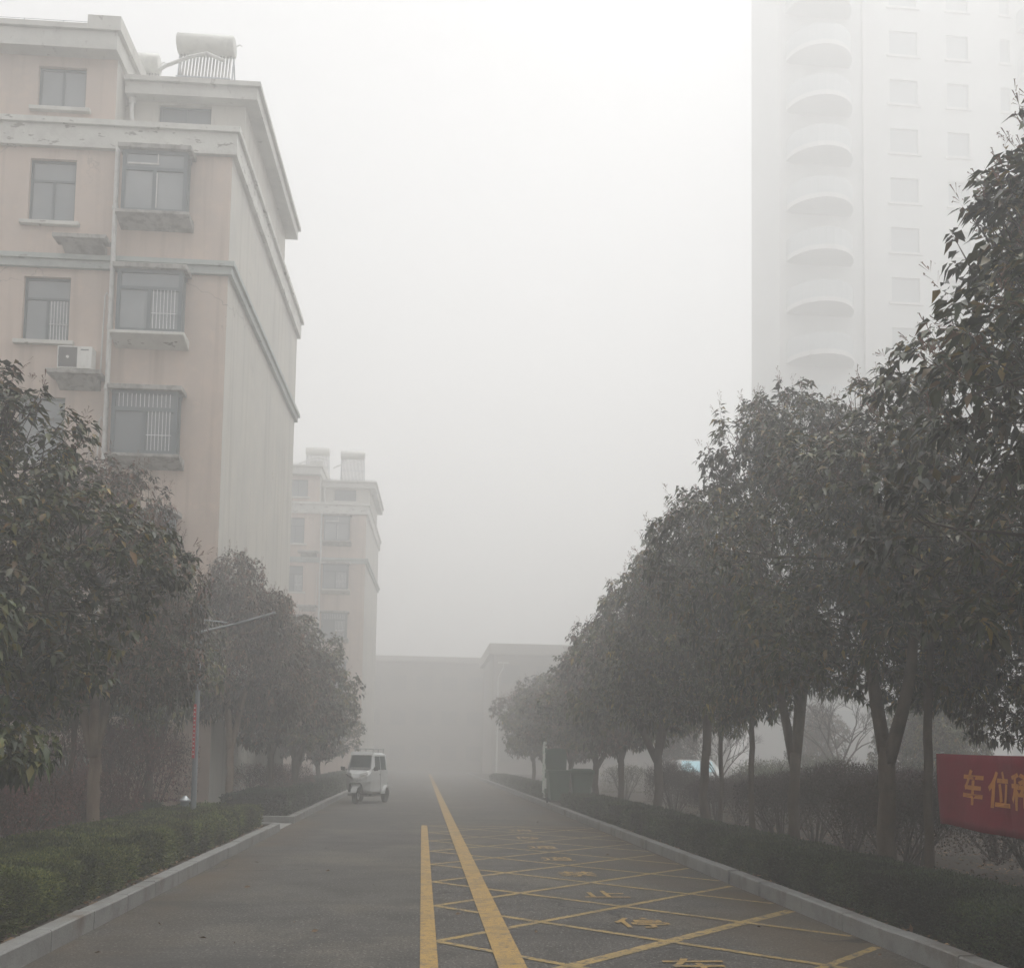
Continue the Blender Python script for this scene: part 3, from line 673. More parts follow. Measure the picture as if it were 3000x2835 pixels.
# ------------------------------------------------------------------ apartment block
def wall_holes(b, x0,x1,z0,z1,y,holes,depth=.14,m=0):
    xs=sorted({x0,x1,*[h[0] for h in holes],*[h[1] for h in holes]}); zs=sorted({z0,z1,*[h[2] for h in holes],*[h[3] for h in holes]})
    for i in range(len(xs)-1):
        for j in range(len(zs)-1):
            cx=(xs[i]+xs[i+1])/2; cz=(zs[j]+zs[j+1])/2
            if any(h[0]<cx<h[1] and h[2]<cz<h[3] for h in holes): continue
            b.add([(xs[i],y,zs[j]),(xs[i+1],y,zs[j]),(xs[i+1],y,zs[j+1]),(xs[i],y,zs[j+1])],[(0,1,2,3)],m)
    for (a,c,d,e) in holes:
        b.add([(a,y,d),(a,y+depth,d),(a,y+depth,e),(a,y,e)],[(0,1,2,3)],m); b.add([(c,y,d),(c,y+depth,d),(c,y+depth,e),(c,y,e)],[(3,2,1,0)],m)
        b.add([(a,y,e),(c,y,e),(c,y+depth,e),(a,y+depth,e)],[(0,1,2,3)],m); b.add([(a,y,d),(c,y,d),(c,y+depth,d),(a,y+depth,d)],[(3,2,1,0)],m)
def frame_bars(b,x0,x1,z0,z1,y,t=.05,d=.05,mull=True,trans=None):
    b.box(x0,x1,y,y+d,z0,z0+t); b.box(x0,x1,y,y+d,z1-t,z1); b.box(x0,x0+t,y,y+d,z0+t,z1-t); b.box(x1-t,x1,y,y+d,z0+t,z1-t)
    zt=z1-t
    if trans: b.box(x0+t,x1-t,y,y+d,trans-t/2,trans+t/2); zt=trans-t/2
    if mull: c=(x0+x1)/2; b.box(c-t/2,c+t/2,y,y+d,z0+t,zt)
def bars(b,x0,x1,z0,z1,y,n,hz=()):
    for i in range(n):
        x=x0+(x1-x0)*(i+.5)/n; b.tube([(x,y,z0),(x,y,z1)],.008,5)
    for z in hz: b.tube([(x0,y,z),(x1,y,z)],.010,5)
def apartment(loc, rz, label):
    t=thing('apartment_block',label,'apartment building',loc,rz,None)
    # local frame: origin at the near right corner of the main block, -x along the facade, +y back
    XL=-11.5; D=10.7
    fl=[2.3,5.2,8.1,11.0,13.9]
    cols=[-4.2,-7.9]      # window columns (centres), width 1.08
    holes=[(c-.54,c+.54,z+.1,z+1.66) for c in cols for z in fl]
    bay_h=[(-2.42,-.98,z+.25,z+1.75) for z in fl]
    b=MB(); wall_holes(b,XL,0,-.1,15.95,0,holes+bay_h); b.build('facade_wall',M['tan'],t)
    b=MB(); b.add([(0,0,-.1),(0,D,-.1),(0,D,15.95),(0,0,15.95)],[(0,1,2,3)]); b.add([(0,D,-.1),(XL,D,-.1),(XL,D,15.95),(0,D,15.95)],[(0,1,2,3)]); b.add([(XL,0,-.1),(XL,D,-.1),(XL,D,15.95),(XL,0,15.95)],[(3,2,1,0)])
    b.build('gable_wall',M['cream'],t)
    # floor slab behind windows so rooms are not see-through
    b=MB(); b.box(XL+.05,-.05,.5,D-.05,-.05,15.8); b.build('interior_core',M['shedwall'],t)
    # cornice between wall and attic, band course below
    b=MB(); b.box(XL-.12,.12,-.12,D+.12,15.83,16.36); b.box(XL-.2,.2,-.2,D+.2,16.363,16.50); b.build('cornice',M['peel'],t)
    b=MB(); b.box(XL-.1,-2.6,-.10,.002,12.87,13.05); b.box(XL-.16,-2.6,-.16,.002,13.053,13.17)
    b.box(-2.597,.10,-.10,D+.1,12.87,13.05); b.box(-2.597,.17,-.17,D+.17,13.053,13.17); b.build('band_course',M['bandgreen'],t)
    # attic: right part set back, left part flush
    b=MB(); wall_holes(b,-2.9,.12,16.4,17.62,.7,[(-2.0,-.72,16.8,17.52)]); b.add([(.12,.7,16.4),(.12,7.0,16.4),(.12,7.0,17.62),(.12,.7,17.62)],[(0,1,2,3)]); b.add([(.12,7.0,16.4),(-11,7.0,16.4),(-11,7.0,17.62),(.12,7.0,17.62)],[(0,1,2,3)]); b.build('attic_wall',M['cream'],t)
    b=MB(); wall_holes(b,XL+.02,-2.81,16.5,18.15,-.0,[(-4.65,-3.53,16.82,17.87),(-8.4,-7.3,16.82,17.87)]); b.build('attic_facade',M['tan'],t)
    b=MB(); b.add([(-2.81,0,16.5),(-2.81,6,16.5),(-2.81,6,18.15),(-2.81,0,18.15)],[(0,1,2,3)]); b.add([(XL+.02,0,16.5),(XL+.02,6,16.5),(XL+.02,6,18.15),(XL+.02,0,18.15)],[(0,1,2,3)]);b.add([(XL+.02,6,16.5),(-2.81,6,16.5),(-2.81,6,18.15),(XL+.02,6,18.15)],[(0,1,2,3)]); b.build('attic_side_wall',M['cream'],t)
    b=MB(); b.box(-2.75,.46,.40,7.3,17.58,17.88); b.box(-2.75,.54,.32,7.38,17.883,18.0); b.build('eave',M['eavepaint'],t)
    b=MB(); b.box(XL-.4,-2.72,-.38,6.4,18.12,18.55); b.box(XL-.5,-3.4,-.46,6.5,18.553,18.68); b.box(-3.397,-2.62,-.46,6.5,18.553,18.90); b.build('eave',M['eavepaint'],t)
    # windows
    def win(x0,x1,z0,z1,y,trans,glass,bar=False,sill=True):
        b=MB(); frame_bars(b,x0,x1,z0,z1,y+.10,.055,.05,True,trans); f=b.build('window',M['frame'],t)
        b=MB(); b.box(x0+.03,x1-.03,y+.125,y+.135,z0+.03,z1-.03); b.build('pane',glass,f)
        if sill: b=MB(); b.box(x0-.15,x1+.15,y-.12,y+.10,z0-.10,z0-.004); b.build('sill',M['peel'],f,bevel=.01)
        if bar:
            b=MB(); bars(b,(x0+x1)/2+.05,x1-.06,z0+.06,(trans or z1)-.05,y+.09,6,(z0+.45,)); b.build('security_bars',M['steel'],f)
    for ci,c in enumerate(cols):
        for i,z in enumerate(fl): win(c-.54,c+.54,z+.1,z+1.66,0,z+1.16,M['glass'],bar=(i%2==1))
    win(-4.65,-3.53,16.82,17.87,0,None,M['glass']); win(-8.4,-7.3,16.82,17.87,0,None,M['glass']); win(-2.0,-.72,16.8,17.52,.7,None,M['glassdark'],sill=True)
    # box bay windows
    for i,z in enumerate(fl):
        x0,x1=-2.55,-.85; y0=-.42; zb,zt=z+.15,z+1.87
        b=MB(); 
        frame_bars(b,x0+.10,x1-.10,zb+.10,zt-.12,y0,.085,.06,True,z+1.30)
        for xs in (x0+.10,x1-.16): b.box(xs,xs+.06,y0+.063,-.002,zb+.10,zb+.18); b.box(xs,xs+.06,y0+.063,-.002,zt-.19,zt-.12); b.box(xs,xs+.06,y0+.2,y0+.26,zb+.18,zt-.19)
        f=b.build('bay_window',M['frame'],t)
        gl=M['glass'] if i!=2 else M['glassdark']
        b=MB(); b.box(x0+.13,x1-.13,y0+.035,y0+.045,zb+.12,zt-.14); b.box(x0+.125,x0+.135,y0+.05,-.004,zb+.12,zt-.14); b.box(x1-.135,x1-.125,y0+.05,-.004,zb+.12,zt-.14); b.build('pane',gl,f)
        b=MB(); b.box(x0,x1,y0-.10,-.002,zt-.115,zt); b.build('bay_roof_slab',M['slab'],f,bevel=.012)
        b=MB(); b.prism([(y0-.10,zb+.095),(y0-.10,zb+.02),(-.002,zb-.16),(-.002,zb+.095)],x0,x1,axis='x'); b.build('bay_sill',M['slab'] if i!=3 else M['peel'],f,bevel=.01)
        b=MB(); c=(x0+x1)/2
        if i==4:
            for k in range(22): b.box(c+.1,x1-.22,y0+.05,y0+.054,zb+.22+k*.045,zb+.225+k*.045)
            b.box(x0+.22,c+.1,y0-.012,y0-.002,z+1.40,z+1.44); b.box(c+.06,c+.085,y0-.012,y0-.002,z+1.4,z+1.66); b.box(c+.05,c+.075,y0-.012,y0-.002,zb+.2,z+1.2); b.build('blind',M['pipe'],f)
        else:
            bars(b,c+.06,x1-.22,zb+.19,z+1.26,y0-.012,7,(zb+.55,)); bars(b,x0+.22,c-.06,zb+.19,z+1.26,y0+.055,7,(zb+.58,))
            if i==2: bars(b,x0+.22,x1-.22,z+1.36,zt-.2,y0-.012,13)
            b.build('security_bars',M['steel'],f)
    # air conditioner ledges
    for z in (13.50,10.27,7.35,4.45):
        b=MB(); b.box(-3.95,-2.72,-.52,-.103 if z>13 else -.002,z-.10,z); b.prism([(-.42,z-.10),(-.002,z-.10),(-.002,z-.34)],-3.8,-2.85,axis='x'); b.build('air_conditioner_ledge',M['slab'],t,bevel=.012)
    # downpipes
    b=MB(); b.tube([(-2.63,-.24,15.8),(-2.63,-.24,0)],.055,10)
    for z in np.arange(1.2,15.5,1.45): b.tube([(-2.63,-.24,z),(-2.63,-.24,z+.1)],.07,10)
    b.build('downpipe',M['pipe'],t,smooth=False)
    b=MB(); b.tube([(-2.62,.6,17.5),(-2.62,.55,17.25),(-2.56,.6,16.5)],.055,10); b.tube([(-2.62,.6,17.57),(-2.62,.6,17.42)],.085,10); b.build('downpipe',M['pipe'],t)
    b=MB(); b.tube([(-2.74,-.03,12.2),(-2.78,-.10,12.3),(-2.82,-.10,12.2),(-2.84,-.12,10.3)],.018,6); b.build('refrigerant_pipe',M['pipe'],t)
    b=MB(); b.tube([(-2.74,-.03,9.2),(-2.78,-.10,9.3),(-2.82,-.10,9.2),(-2.84,-.12,7.4)],.018,6); b.build('refrigerant_pipe',M['pipe'],t)
    # parapet rail wire on the roof
    b=MB()
    for x in np.arange(XL+.3,-3.4,.9): b.tube([(x,-.35,18.68),(x,-.35,18.80)],.008,4)
    b.tube([(XL,-.35,18.79),(-3.4,-.35,18.79)],.006,4)
    for y in np.arange(.8,7.3,1.1): b.tube([(.42,y,18.0),(.42,y,18.13)],.008,4)
    b.tube([(.42,.6,18.12),(.42,7.2,18.12)],.006,4); b.tube([(-2.4,.6,18.12),(.42,.6,18.12)],.006,4)
    for x in (-1.9,-1.2,-.4,.2): b.tube([(x,.6,18.0),(x,.6,18.13)],.008,4)
    b.build('roof_wire',M['pole'],t)
    # rear corner balconies
    b=MB()
    for z in fl: b.box(.0,.35,D-1.3,D-.1,z+.2,z+.28); b.box(.30,.35,D-1.3,D-.1,z+.28,z+1.1)
    return t
BX,BY=-4.88,24.3; BR=-.024
blk=apartment((BX,BY,0),BR,'nearer tan apartment block with white cornice and bay windows, at the left')
blk2=dup(blk); blk2.location=(BX+1.25,BY+36.8,0); blk2['label']='second apartment block farther down the left side, faded by fog'
for o_ in (blk,blk2): o_['group']='tan apartment blocks on the left'
def at_blk(x,y,z,o=blk):
    c,s=math.cos(BR),math.sin(BR); return (o.location.x+x*c-y*s,o.location.y+x*s+y*c,z)

# air conditioner on its ledge
def make_ac():
    t=thing('air_conditioner','white outdoor air conditioner standing on a concrete ledge beside the downpipe','air conditioner',at_blk(-3.33,-.30,10.275),BR)
    MB().box(-.39,.39,-.15,.15,.03,.56).build('casing',M['acwhite'],t,bevel=.012)
    b=MB(); b.box(-.34,-.24,-.12,.12,0,.03); b.box(.24,.34,-.12,.12,0,.03); b.build('foot',M['acdark'],t)
    b=MB(); b.lathe([(.20,-.158),(.235,-.156),(.235,-.152)],-.15,.295,20); 
    b=MB(); v=[];n=24
    b.box(-.36,.06,-.158,-.152,.06,.53)
    b.build('fan_grille',M['acdark'],t)
    b=MB()
    for r_ in (.06,.1,.14,.18,.21):
        P=[(-.15+r_*math.cos(a),-.163,.295+r_*math.sin(a)) for a in np.linspace(0,2*math.pi,25)]; b.tube(P,.004,4,cap=False)
    b.build('grille_rings',M['grey'],t)
    b=MB(); b.tube([(-.15,-.172,.295),(-.15,-.160,.295)],.035,12); b.build('fan_hub',M['acwhite'],t)
    b=MB(); b.box(.14,.32,-.158,-.1515,.46,.49); b.build('nameplate',M['grey'],t)
    return t
make_ac()

# solar water heaters on the roofs
def make_heater():
    t=thing('solar_water_heater','','solar water heater')
    b=MB(); b.lathe([(.22,-.74),(.265,-.72),(.265,.72),(.22,.74)],-.45,2.0,20,axis='x'); b.build('tank',M['tank'],t,smooth=True)
    tb=MB(); tb.tube([(0,-.78,.30),(0,-.42,1.80)],.027,6); tm=tb.mesh('vacuum_tube',M['tubeglass'],True)
    for i in range(16):
        o=link(bpy.data.objects.new('vacuum_tube',tm),t); o.location=(-.64+i*.085,0,0)
    b=MB()
    for x in (-.70,.70):
        b.box(x-.02,x+.02,-.68,-.64,0,.25); b.tube([(x,-.66,.2),(x,-.38,1.78)],.022,5); b.tube([(x,.25,0),(x,-.4,1.78)],.020,5); b.tube([(x,-.66,.03),(x,-.02,.03)],.018,5)
    b.box(-.72,.72,-.84,-.74,.24,.30); b.box(-.7,.7,-.70,-.68,.95,.98); b.tube([(-.7,-.04,.1),(.7,-.3,1.1)],.015,5); b.build('support_frame',M['galv'],t)
    b=MB(); b.tube([(.75,-.45,2.0),(.85,-.45,2.08),(.93,-.5,2.0)],.014,5); b.tube([(.55,-.72,1.42),(.1,-.80,1.55),(-.35,-.80,1.42),(-.95,-.75,1.18),(-1.15,-.7,1.08)],.045,6); b.build('insulated_pipe',M['pipe'],t)
    return t
h0=make_heater(); h0['label']='complete solar water heater on the right end of the near roof'; h0.location=at_blk(-1.23,2.45,18.03); h0.rotation_euler=(0,0,BR)
hs_=[(blk,-3.62,4.0,18.5,'solar water heater half hidden behind the left roof block'),(blk2,-1.1,2.45,18.03,'faded solar water heater on the right end of the far block roof'),(blk2,-3.4,3.5,18.5,'faintest solar water heater, left on the far block roof')]
for o_,x,y,z,l in hs_:
    c=dup(h0); c.location=at_blk(x,y,z,o_); c['label']=l
for o_ in [x for x in col.objects if x.name.startswith('solar_water_heater')]: o_['group']='solar water heaters on the apartment roofs'

# low shed in front of the block
t=thing('low_shed','low dark shed with a grey sloping roof, behind the reddish shrubs at the left','shed',(-10.5,21.9,BED))
b=MB(); b.box(-3.5,3.3,-1.0,1.2,-.1,1.02); b.build('wall',M['shedwall'],t)
b=MB(); b.loft([[(-3.9,-1.35,1.06),(4.0,-1.35,1.04),(4.0,1.5,1.04),(-3.9,1.5,1.06)],[(-3.9,-1.35,1.11),(4.0,-1.35,1.09),(4.0,1.5,1.09),(-3.9,1.5,1.11)],[(-3.2,.1,1.55),(2.9,.2,1.47),(2.9,.5,1.47),(-3.2,.4,1.55)]]); b.build('roof',M['shedroof'],t)

# ------------------------------------------------------------------ tower block far right
def tower():
    Y=61; t=thing('tower_block','very tall pale tower block with curved balconies, almost lost in the fog','tower building',(21.85,Y,0),scale=(1.138,1.138,1.138))
    W=20; H=51; fh=2.9; nf=int(H/fh)
    wins=[(6.4,8.05),(9.8,11.1),(13.0,13.6)]
    holes=[(a,c,k*fh+.95,k*fh+2.4) for a,c in wins for k in range(nf)]
    b=MB(); wall_holes(b,5.5,W,0,H,0,holes,.2); b.box(0,4.75,0,5.0,0,H); b.box(4.753,5.497,-.22,1.0,0,H,1); b.box(5.5,W,.35,14,0,H-.1); b.box(-.06,.5,-.10,-.003,0,H,1)
    b.build('wall',[M['tower'],M['towerlight']],t)
    sm=MB(); sm.box(-.1,1.1,-.12,-.003,-.15,-.02); sme=sm.mesh('window_sill',M['towerlight'])
    pm=MB(); pm.box(0,1,.14,.16,0,1.45); pme=pm.mesh('pane',M['towerglass'])
    for a,c in wins:
        for k in range(nf):
            o=link(bpy.data.objects.new('window_pane',pme),t); o.location=(a,0,k*fh+.95); o.scale=(c-a,1,1); q=link(bpy.data.objects.new('window_sill',sme),o)
    # curved balconies: slab and solid curved parapet, one mesh shared by all floors
    def arc(r0,z0,z1,n=14,a0=0,a1=math.pi):
        return [(math.cos(a)*r0,-math.sin(a)*r0) for a in np.linspace(a0,a1,n)]
    b=MB(); b.prism(arc(1.88,0,0),-.08,.10,axis='z'); b.prism(arc(1.84,0,0),.103,.22,axis='z',m=0)
    pr=arc(1.84,0,0); pi_=arc(1.78,0,0)
    for i in range(len(pr)-1):
        (x0,y0),(x1,y1)=pr[i],pr[i+1]; (u0,v0),(u1,v1)=pi_[i],pi_[i+1]
        b.add([(x0,y0,.2),(x1,y1,.2),(x1,y1,1.15),(x0,y0,1.15),(u0,v0,.2),(u1,v1,.2),(u1,v1,1.15),(u0,v0,1.15)],[(0,1,2,3),(7,6,5,4),(3,2,6,7)],1)
    bme=b.mesh('balcony',[M['towerlight'],M['towerrail']])
    for k in range(1,nf):
        for xx in (2.15,15.9):
            o=link(bpy.data.objects.new('balcony',bme),t); o.location=(xx,-.01,k*fh); 
    return t
tower()

# ------------------------------------------------------------------ far buildings at the end of the road
def farblock(name,label,x0,x1,y0,y1,h,corn,nw):
    t=thing(name,label,'building',((x0+x1)/2,y0,0)); W=x1-x0; a=-W/2; holes=[]
    fh=(h-1)/round((h-1)/3.2)
    for k in range(int(round((h-1)/fh))):
        for i in range(nw):
            c=a+W*(i+.5)/nw; holes.append((c-.8,c+.8,k*fh+1.1,k*fh+2.6))
    b=MB(); wall_holes(b,a,a+W,0,h,0,holes,.2); b.box(a,a+W,.35,y1-y0,0,h-.02); b.build('wall',M['far'],t)
    b=MB(); b.box(a-.4,a+W+.4,-.4,y1-y0+.4,h-corn,h+.05); b.build('cornice',M['farlight'],t)
    pm=MB(); pm.box(-.8,.8,.14,.16,0,1.5); pme=pm.mesh('pane',M['farglass'])
    for hh in holes:
        o=link(bpy.data.objects.new('window_pane',pme),t); o.location=((hh[0]+hh[1])/2,0,hh[2])
    return t
farblock('long_building','long low building closing the far end of the road, barely visible',-30,6.6,105,118,11.6,.5,14)
farblock('flat_roofed_building','pale flat roofed building with thick cornice at the far end, right of the road',5.8,26,85-.0,99-.0-.0-.0,10.9,.85,7)

# ------------------------------------------------------------------ street lamp, bollard, far lamp
t=thing('street_lamp','slim street lamp with a long slanted arm and a red strip on its pole','street lamp',(-3.82,17.8,BED),scale=(.908,.908,.908))
b=MB(); b.tube([(0,0,0),(0,0,4.30)],[.055,.035],12); b.build('pole',M['pole'],t)
b=MB(); b.tube([(0,-.02,3.78),(.35,-.02,3.87),(.7,-.02,3.96)],.022,8); b.tube([(0,-.02,4.02),(.5,-.02,3.97)],.013,6); b.build('arm',M['galv'],t)
b=MB(); b.loft([[(.62,-.06,3.93),(.62,.03,3.93),(.62,.03,3.96),(.62,-.06,3.96)],[(.8,-.09,3.975),(.8,.06,3.975),(.8,.06,4.01),(.8,-.09,4.01)],[(1.38,-.08,4.17),(1.38,.05,4.17),(1.38,.05,4.20),(1.38,-.08,4.20)]]); b.build('lamp_head',M['galv'],t)
b=MB(); b.box(-.045,.0,-.085,-.058,1.42,2.42); b.build('marker_strip',M['redstrip'],t)
b=MB()
for i in range(12): b.box(-.035,-.010,-.092,-.087,1.48+i*.078,1.505+i*.078)
b.build('marker_dots',M['whitedot'],t)
t=thing('bollard_lamp','short grey green bollard with a pale conical cap behind the left hedge','bollard',(-4.22,18.95,BED))
MB().lathe([(.075,0),(.075,.50),(.06,.505)],n=16).build('post',M['pole'],t,smooth=False)
MB().lathe([(.10,.507),(.10,.53),(.03,.60),(.012,.61)],n=16).build('cap',M['galv'],t,smooth=False)
t=thing('street_lamp','tall white lamp post far off, beside the last trees on the right','street lamp',(4.35,60,BED))
b=MB(); b.tube([(0,0,0),(0,0,6.0),(.1,0,6.3),(.3,0,6.6),(.32,0,6.9)],[.06,.04,.035,.035,.035],8); b.build('pole',M['acwhite'],t)
b=MB(); b.box(-.0,.62,-.12,.12,6.903,6.98); b.build('lamp_head',M['acwhite'],t)

# ------------------------------------------------------------------ red banner with writing
def banner():
    # top-left corner (5.36,10.6), runs towards the camera along x~5.3
    P0=Vector((5.40,10.33,0)); P1=Vector((4.92,5.95,0)); L=(P1-P0).length; d=(P1-P0)/L; n=Vector((d.y,-d.x,0)); n=-n if n.x>0 else n
    Hh=.70; zb=.915
    def pt(u,v,off=0):          # u metres along, v 0..1 up
        s=u/L; sag=.05*math.sin(math.pi*s); z=zb+v*Hh-sag*.6-(.04*(1-v))*math.sin(u*1.1)*.6+(-.03*(1-v) if u<.3 else 0)*(1-u/.3 if u<.3 else 0)
        wv=.022*math.sin(u*3.1+v*1.2)+.014*math.sin(u*7.3+2*v)+.03*(1-v)*math.sin(u*1.7)
        return P0+d*u+n*(wv+off)+Vector((0,0,z))
    t=thing('banner','red cloth banner with yellow Chinese characters strung between trunks at the right','banner')
    nu,nv=60,8; b=MB(); v=[];f=[]
    for side,off in ((0,0.003),(1,-.003)):
        for i in range(nu+1):
            for j in range(nv+1): v.append(pt(L*i/nu,j/nv,off))
    A=(nu+1)*(nv+1)
    for i in range(nu):
        for j in range(nv):
            a=i*(nv+1)+j; f.append((a,a+nv+1,a+nv+2,a+1)); f.append((A+a,A+a+1,A+a+nv+2,A+a+nv+1))
    for i in range(nu):
        for j in (0,nv): a=i*(nv+1)+j; c=a+nv+1; f.append((a,c,A+c,A+a))
    for j in range(nv):
        for i in (0,nu): a=i*(nv+1)+j; f.append((a,a+1,A+a+1,A+a))
    b.add(v,f); b.build('cloth',M['red'],t,smooth=True)
    # characters; far strokes read left to right for someone on the road
    for ch,u in (('车',.86),('位',1.36),('稀',1.86)):
        Ag,F=text_mesh(ch,.022)
        # subdivide long edges is unnecessary: waves are gentle
        b=MB(); b.add([pt(u+p[0]*.44,.57+p[1]*.33/Hh,.014) for p in Ag],F); b.build('lettering',M['gold'],t)
    b=MB(); q=pt(0,1); b.tube([q,q+Vector((.30,.42,.02))],.006,4); q=pt(0,0); b.tube([q,q+Vector((.30,.42,.03))],.006,4)
    q=pt(L,1); b.tube([q,q+Vector((.35,-.55,.05))],.006,4); b.build('cord',M['boardwhite'],t)
banner()

# ------------------------------------------------------------------ green bins and board
def bin_(loc,rz,label,open_lid):
    t=thing('wheelie_bin',label,'waste bin',loc,rz,'green wheelie bins by the right kerb')
    b=MB(); w0,d0,w1,d1=.24,.24,.33,.32
    rings=[]
    for z,(a,c) in ((.10,(w0,d0)),(.14,(w0+.01,d0+.01)),(.92,(w1,d1)),(.925,(w1+.03,d1+.03)),(.99,(w1+.03,d1+.03))):
        e=.05; rings.append([(-a+e,-c,z),(a-e,-c,z),(a,-c+e,z),(a,c-e,z),(a-e,c,z),(-a+e,c,z),(-a,c-e,z),(-a,-c+e,z)])
    b.loft(rings); b.box(-.30,.30,.32,.38,.86,.92); b.box(-.06,.06,-.30,-.275,.3,.85)
    b.build('bin_body',M['bingreen'],t,bevel=.012)
    b=MB()
    if open_lid:
        b.prism([(-.31,.98),(-.33,1.45),(-.27,1.60),(-.1,1.64),(.1,1.64),(.27,1.60),(.33,1.45),(.31,.98)],.36,.43)
    else:
        b.loft([[(-.37,-.40,.993),(.37,-.40,.993),(.37,.38,.993),(-.37,.38,.993)],[(-.37,-.40,1.02),(.37,-.40,1.02),(.37,.38,1.04),(-.37,.38,1.04)],[(-.28,-.25,1.08),(.28,-.25,1.08),(.28,.30,1.09),(-.28,.30,1.09)]])
    b.build('lid',M['bingreen'],t,bevel=.01)
    for s in (-1,1):
        b=MB(); b.lathe([(.06,-.025),(.10,-.02),(.10,.02),(.06,.025)],.27,.10,16,axis='x',c0=s*.28); b.build('wheel',M['black'],t)
bin_((4.07,30.5,KH+.004),.05,'green wheelie bin with its lid flipped open, standing at the kerb edge',True)
bin_((4.80,30.7,BED),-.06,'closed green wheelie bin right of the open one, in a gap of the hedge',False)
t=thing('striped_board','narrow green and white board seen edge-on, left of the bins','sign board',(3.97,33.2,BED),.0)
MB().box(-.02,.03,-.35,.35,.12,1.92).build('panel',M['boardwhite'],t)
b=MB(); b.box(-.012,.022,-.30,-.26,0,.117); b.box(-.012,.022,.26,.30,0,.117); b.build('leg',M['galv'],t)
for z in (.2,.55,.95,1.35,1.65): pass
b=MB(); 
for z in (.25,.75,1.2,1.55): b.box(-.024,.034,-.356,-.351,z,z+.16)
b.build('stripe',M['bingreen'],t)

t=thing('white_sign','small white sign panel on a thin post behind the shrubs','sign',(9.38,34,BED))
MB().tube([(0,.03,0),(0,.03,1.95)],.025,8).build('post',M['galv'],t)
MB().prism([(-.13,1.50),(-.08,1.40),(.08,1.40),(.13,1.50),(.13,1.98),(-.13,1.98)],-.02,.0).build('panel',M['acwhite'],t)

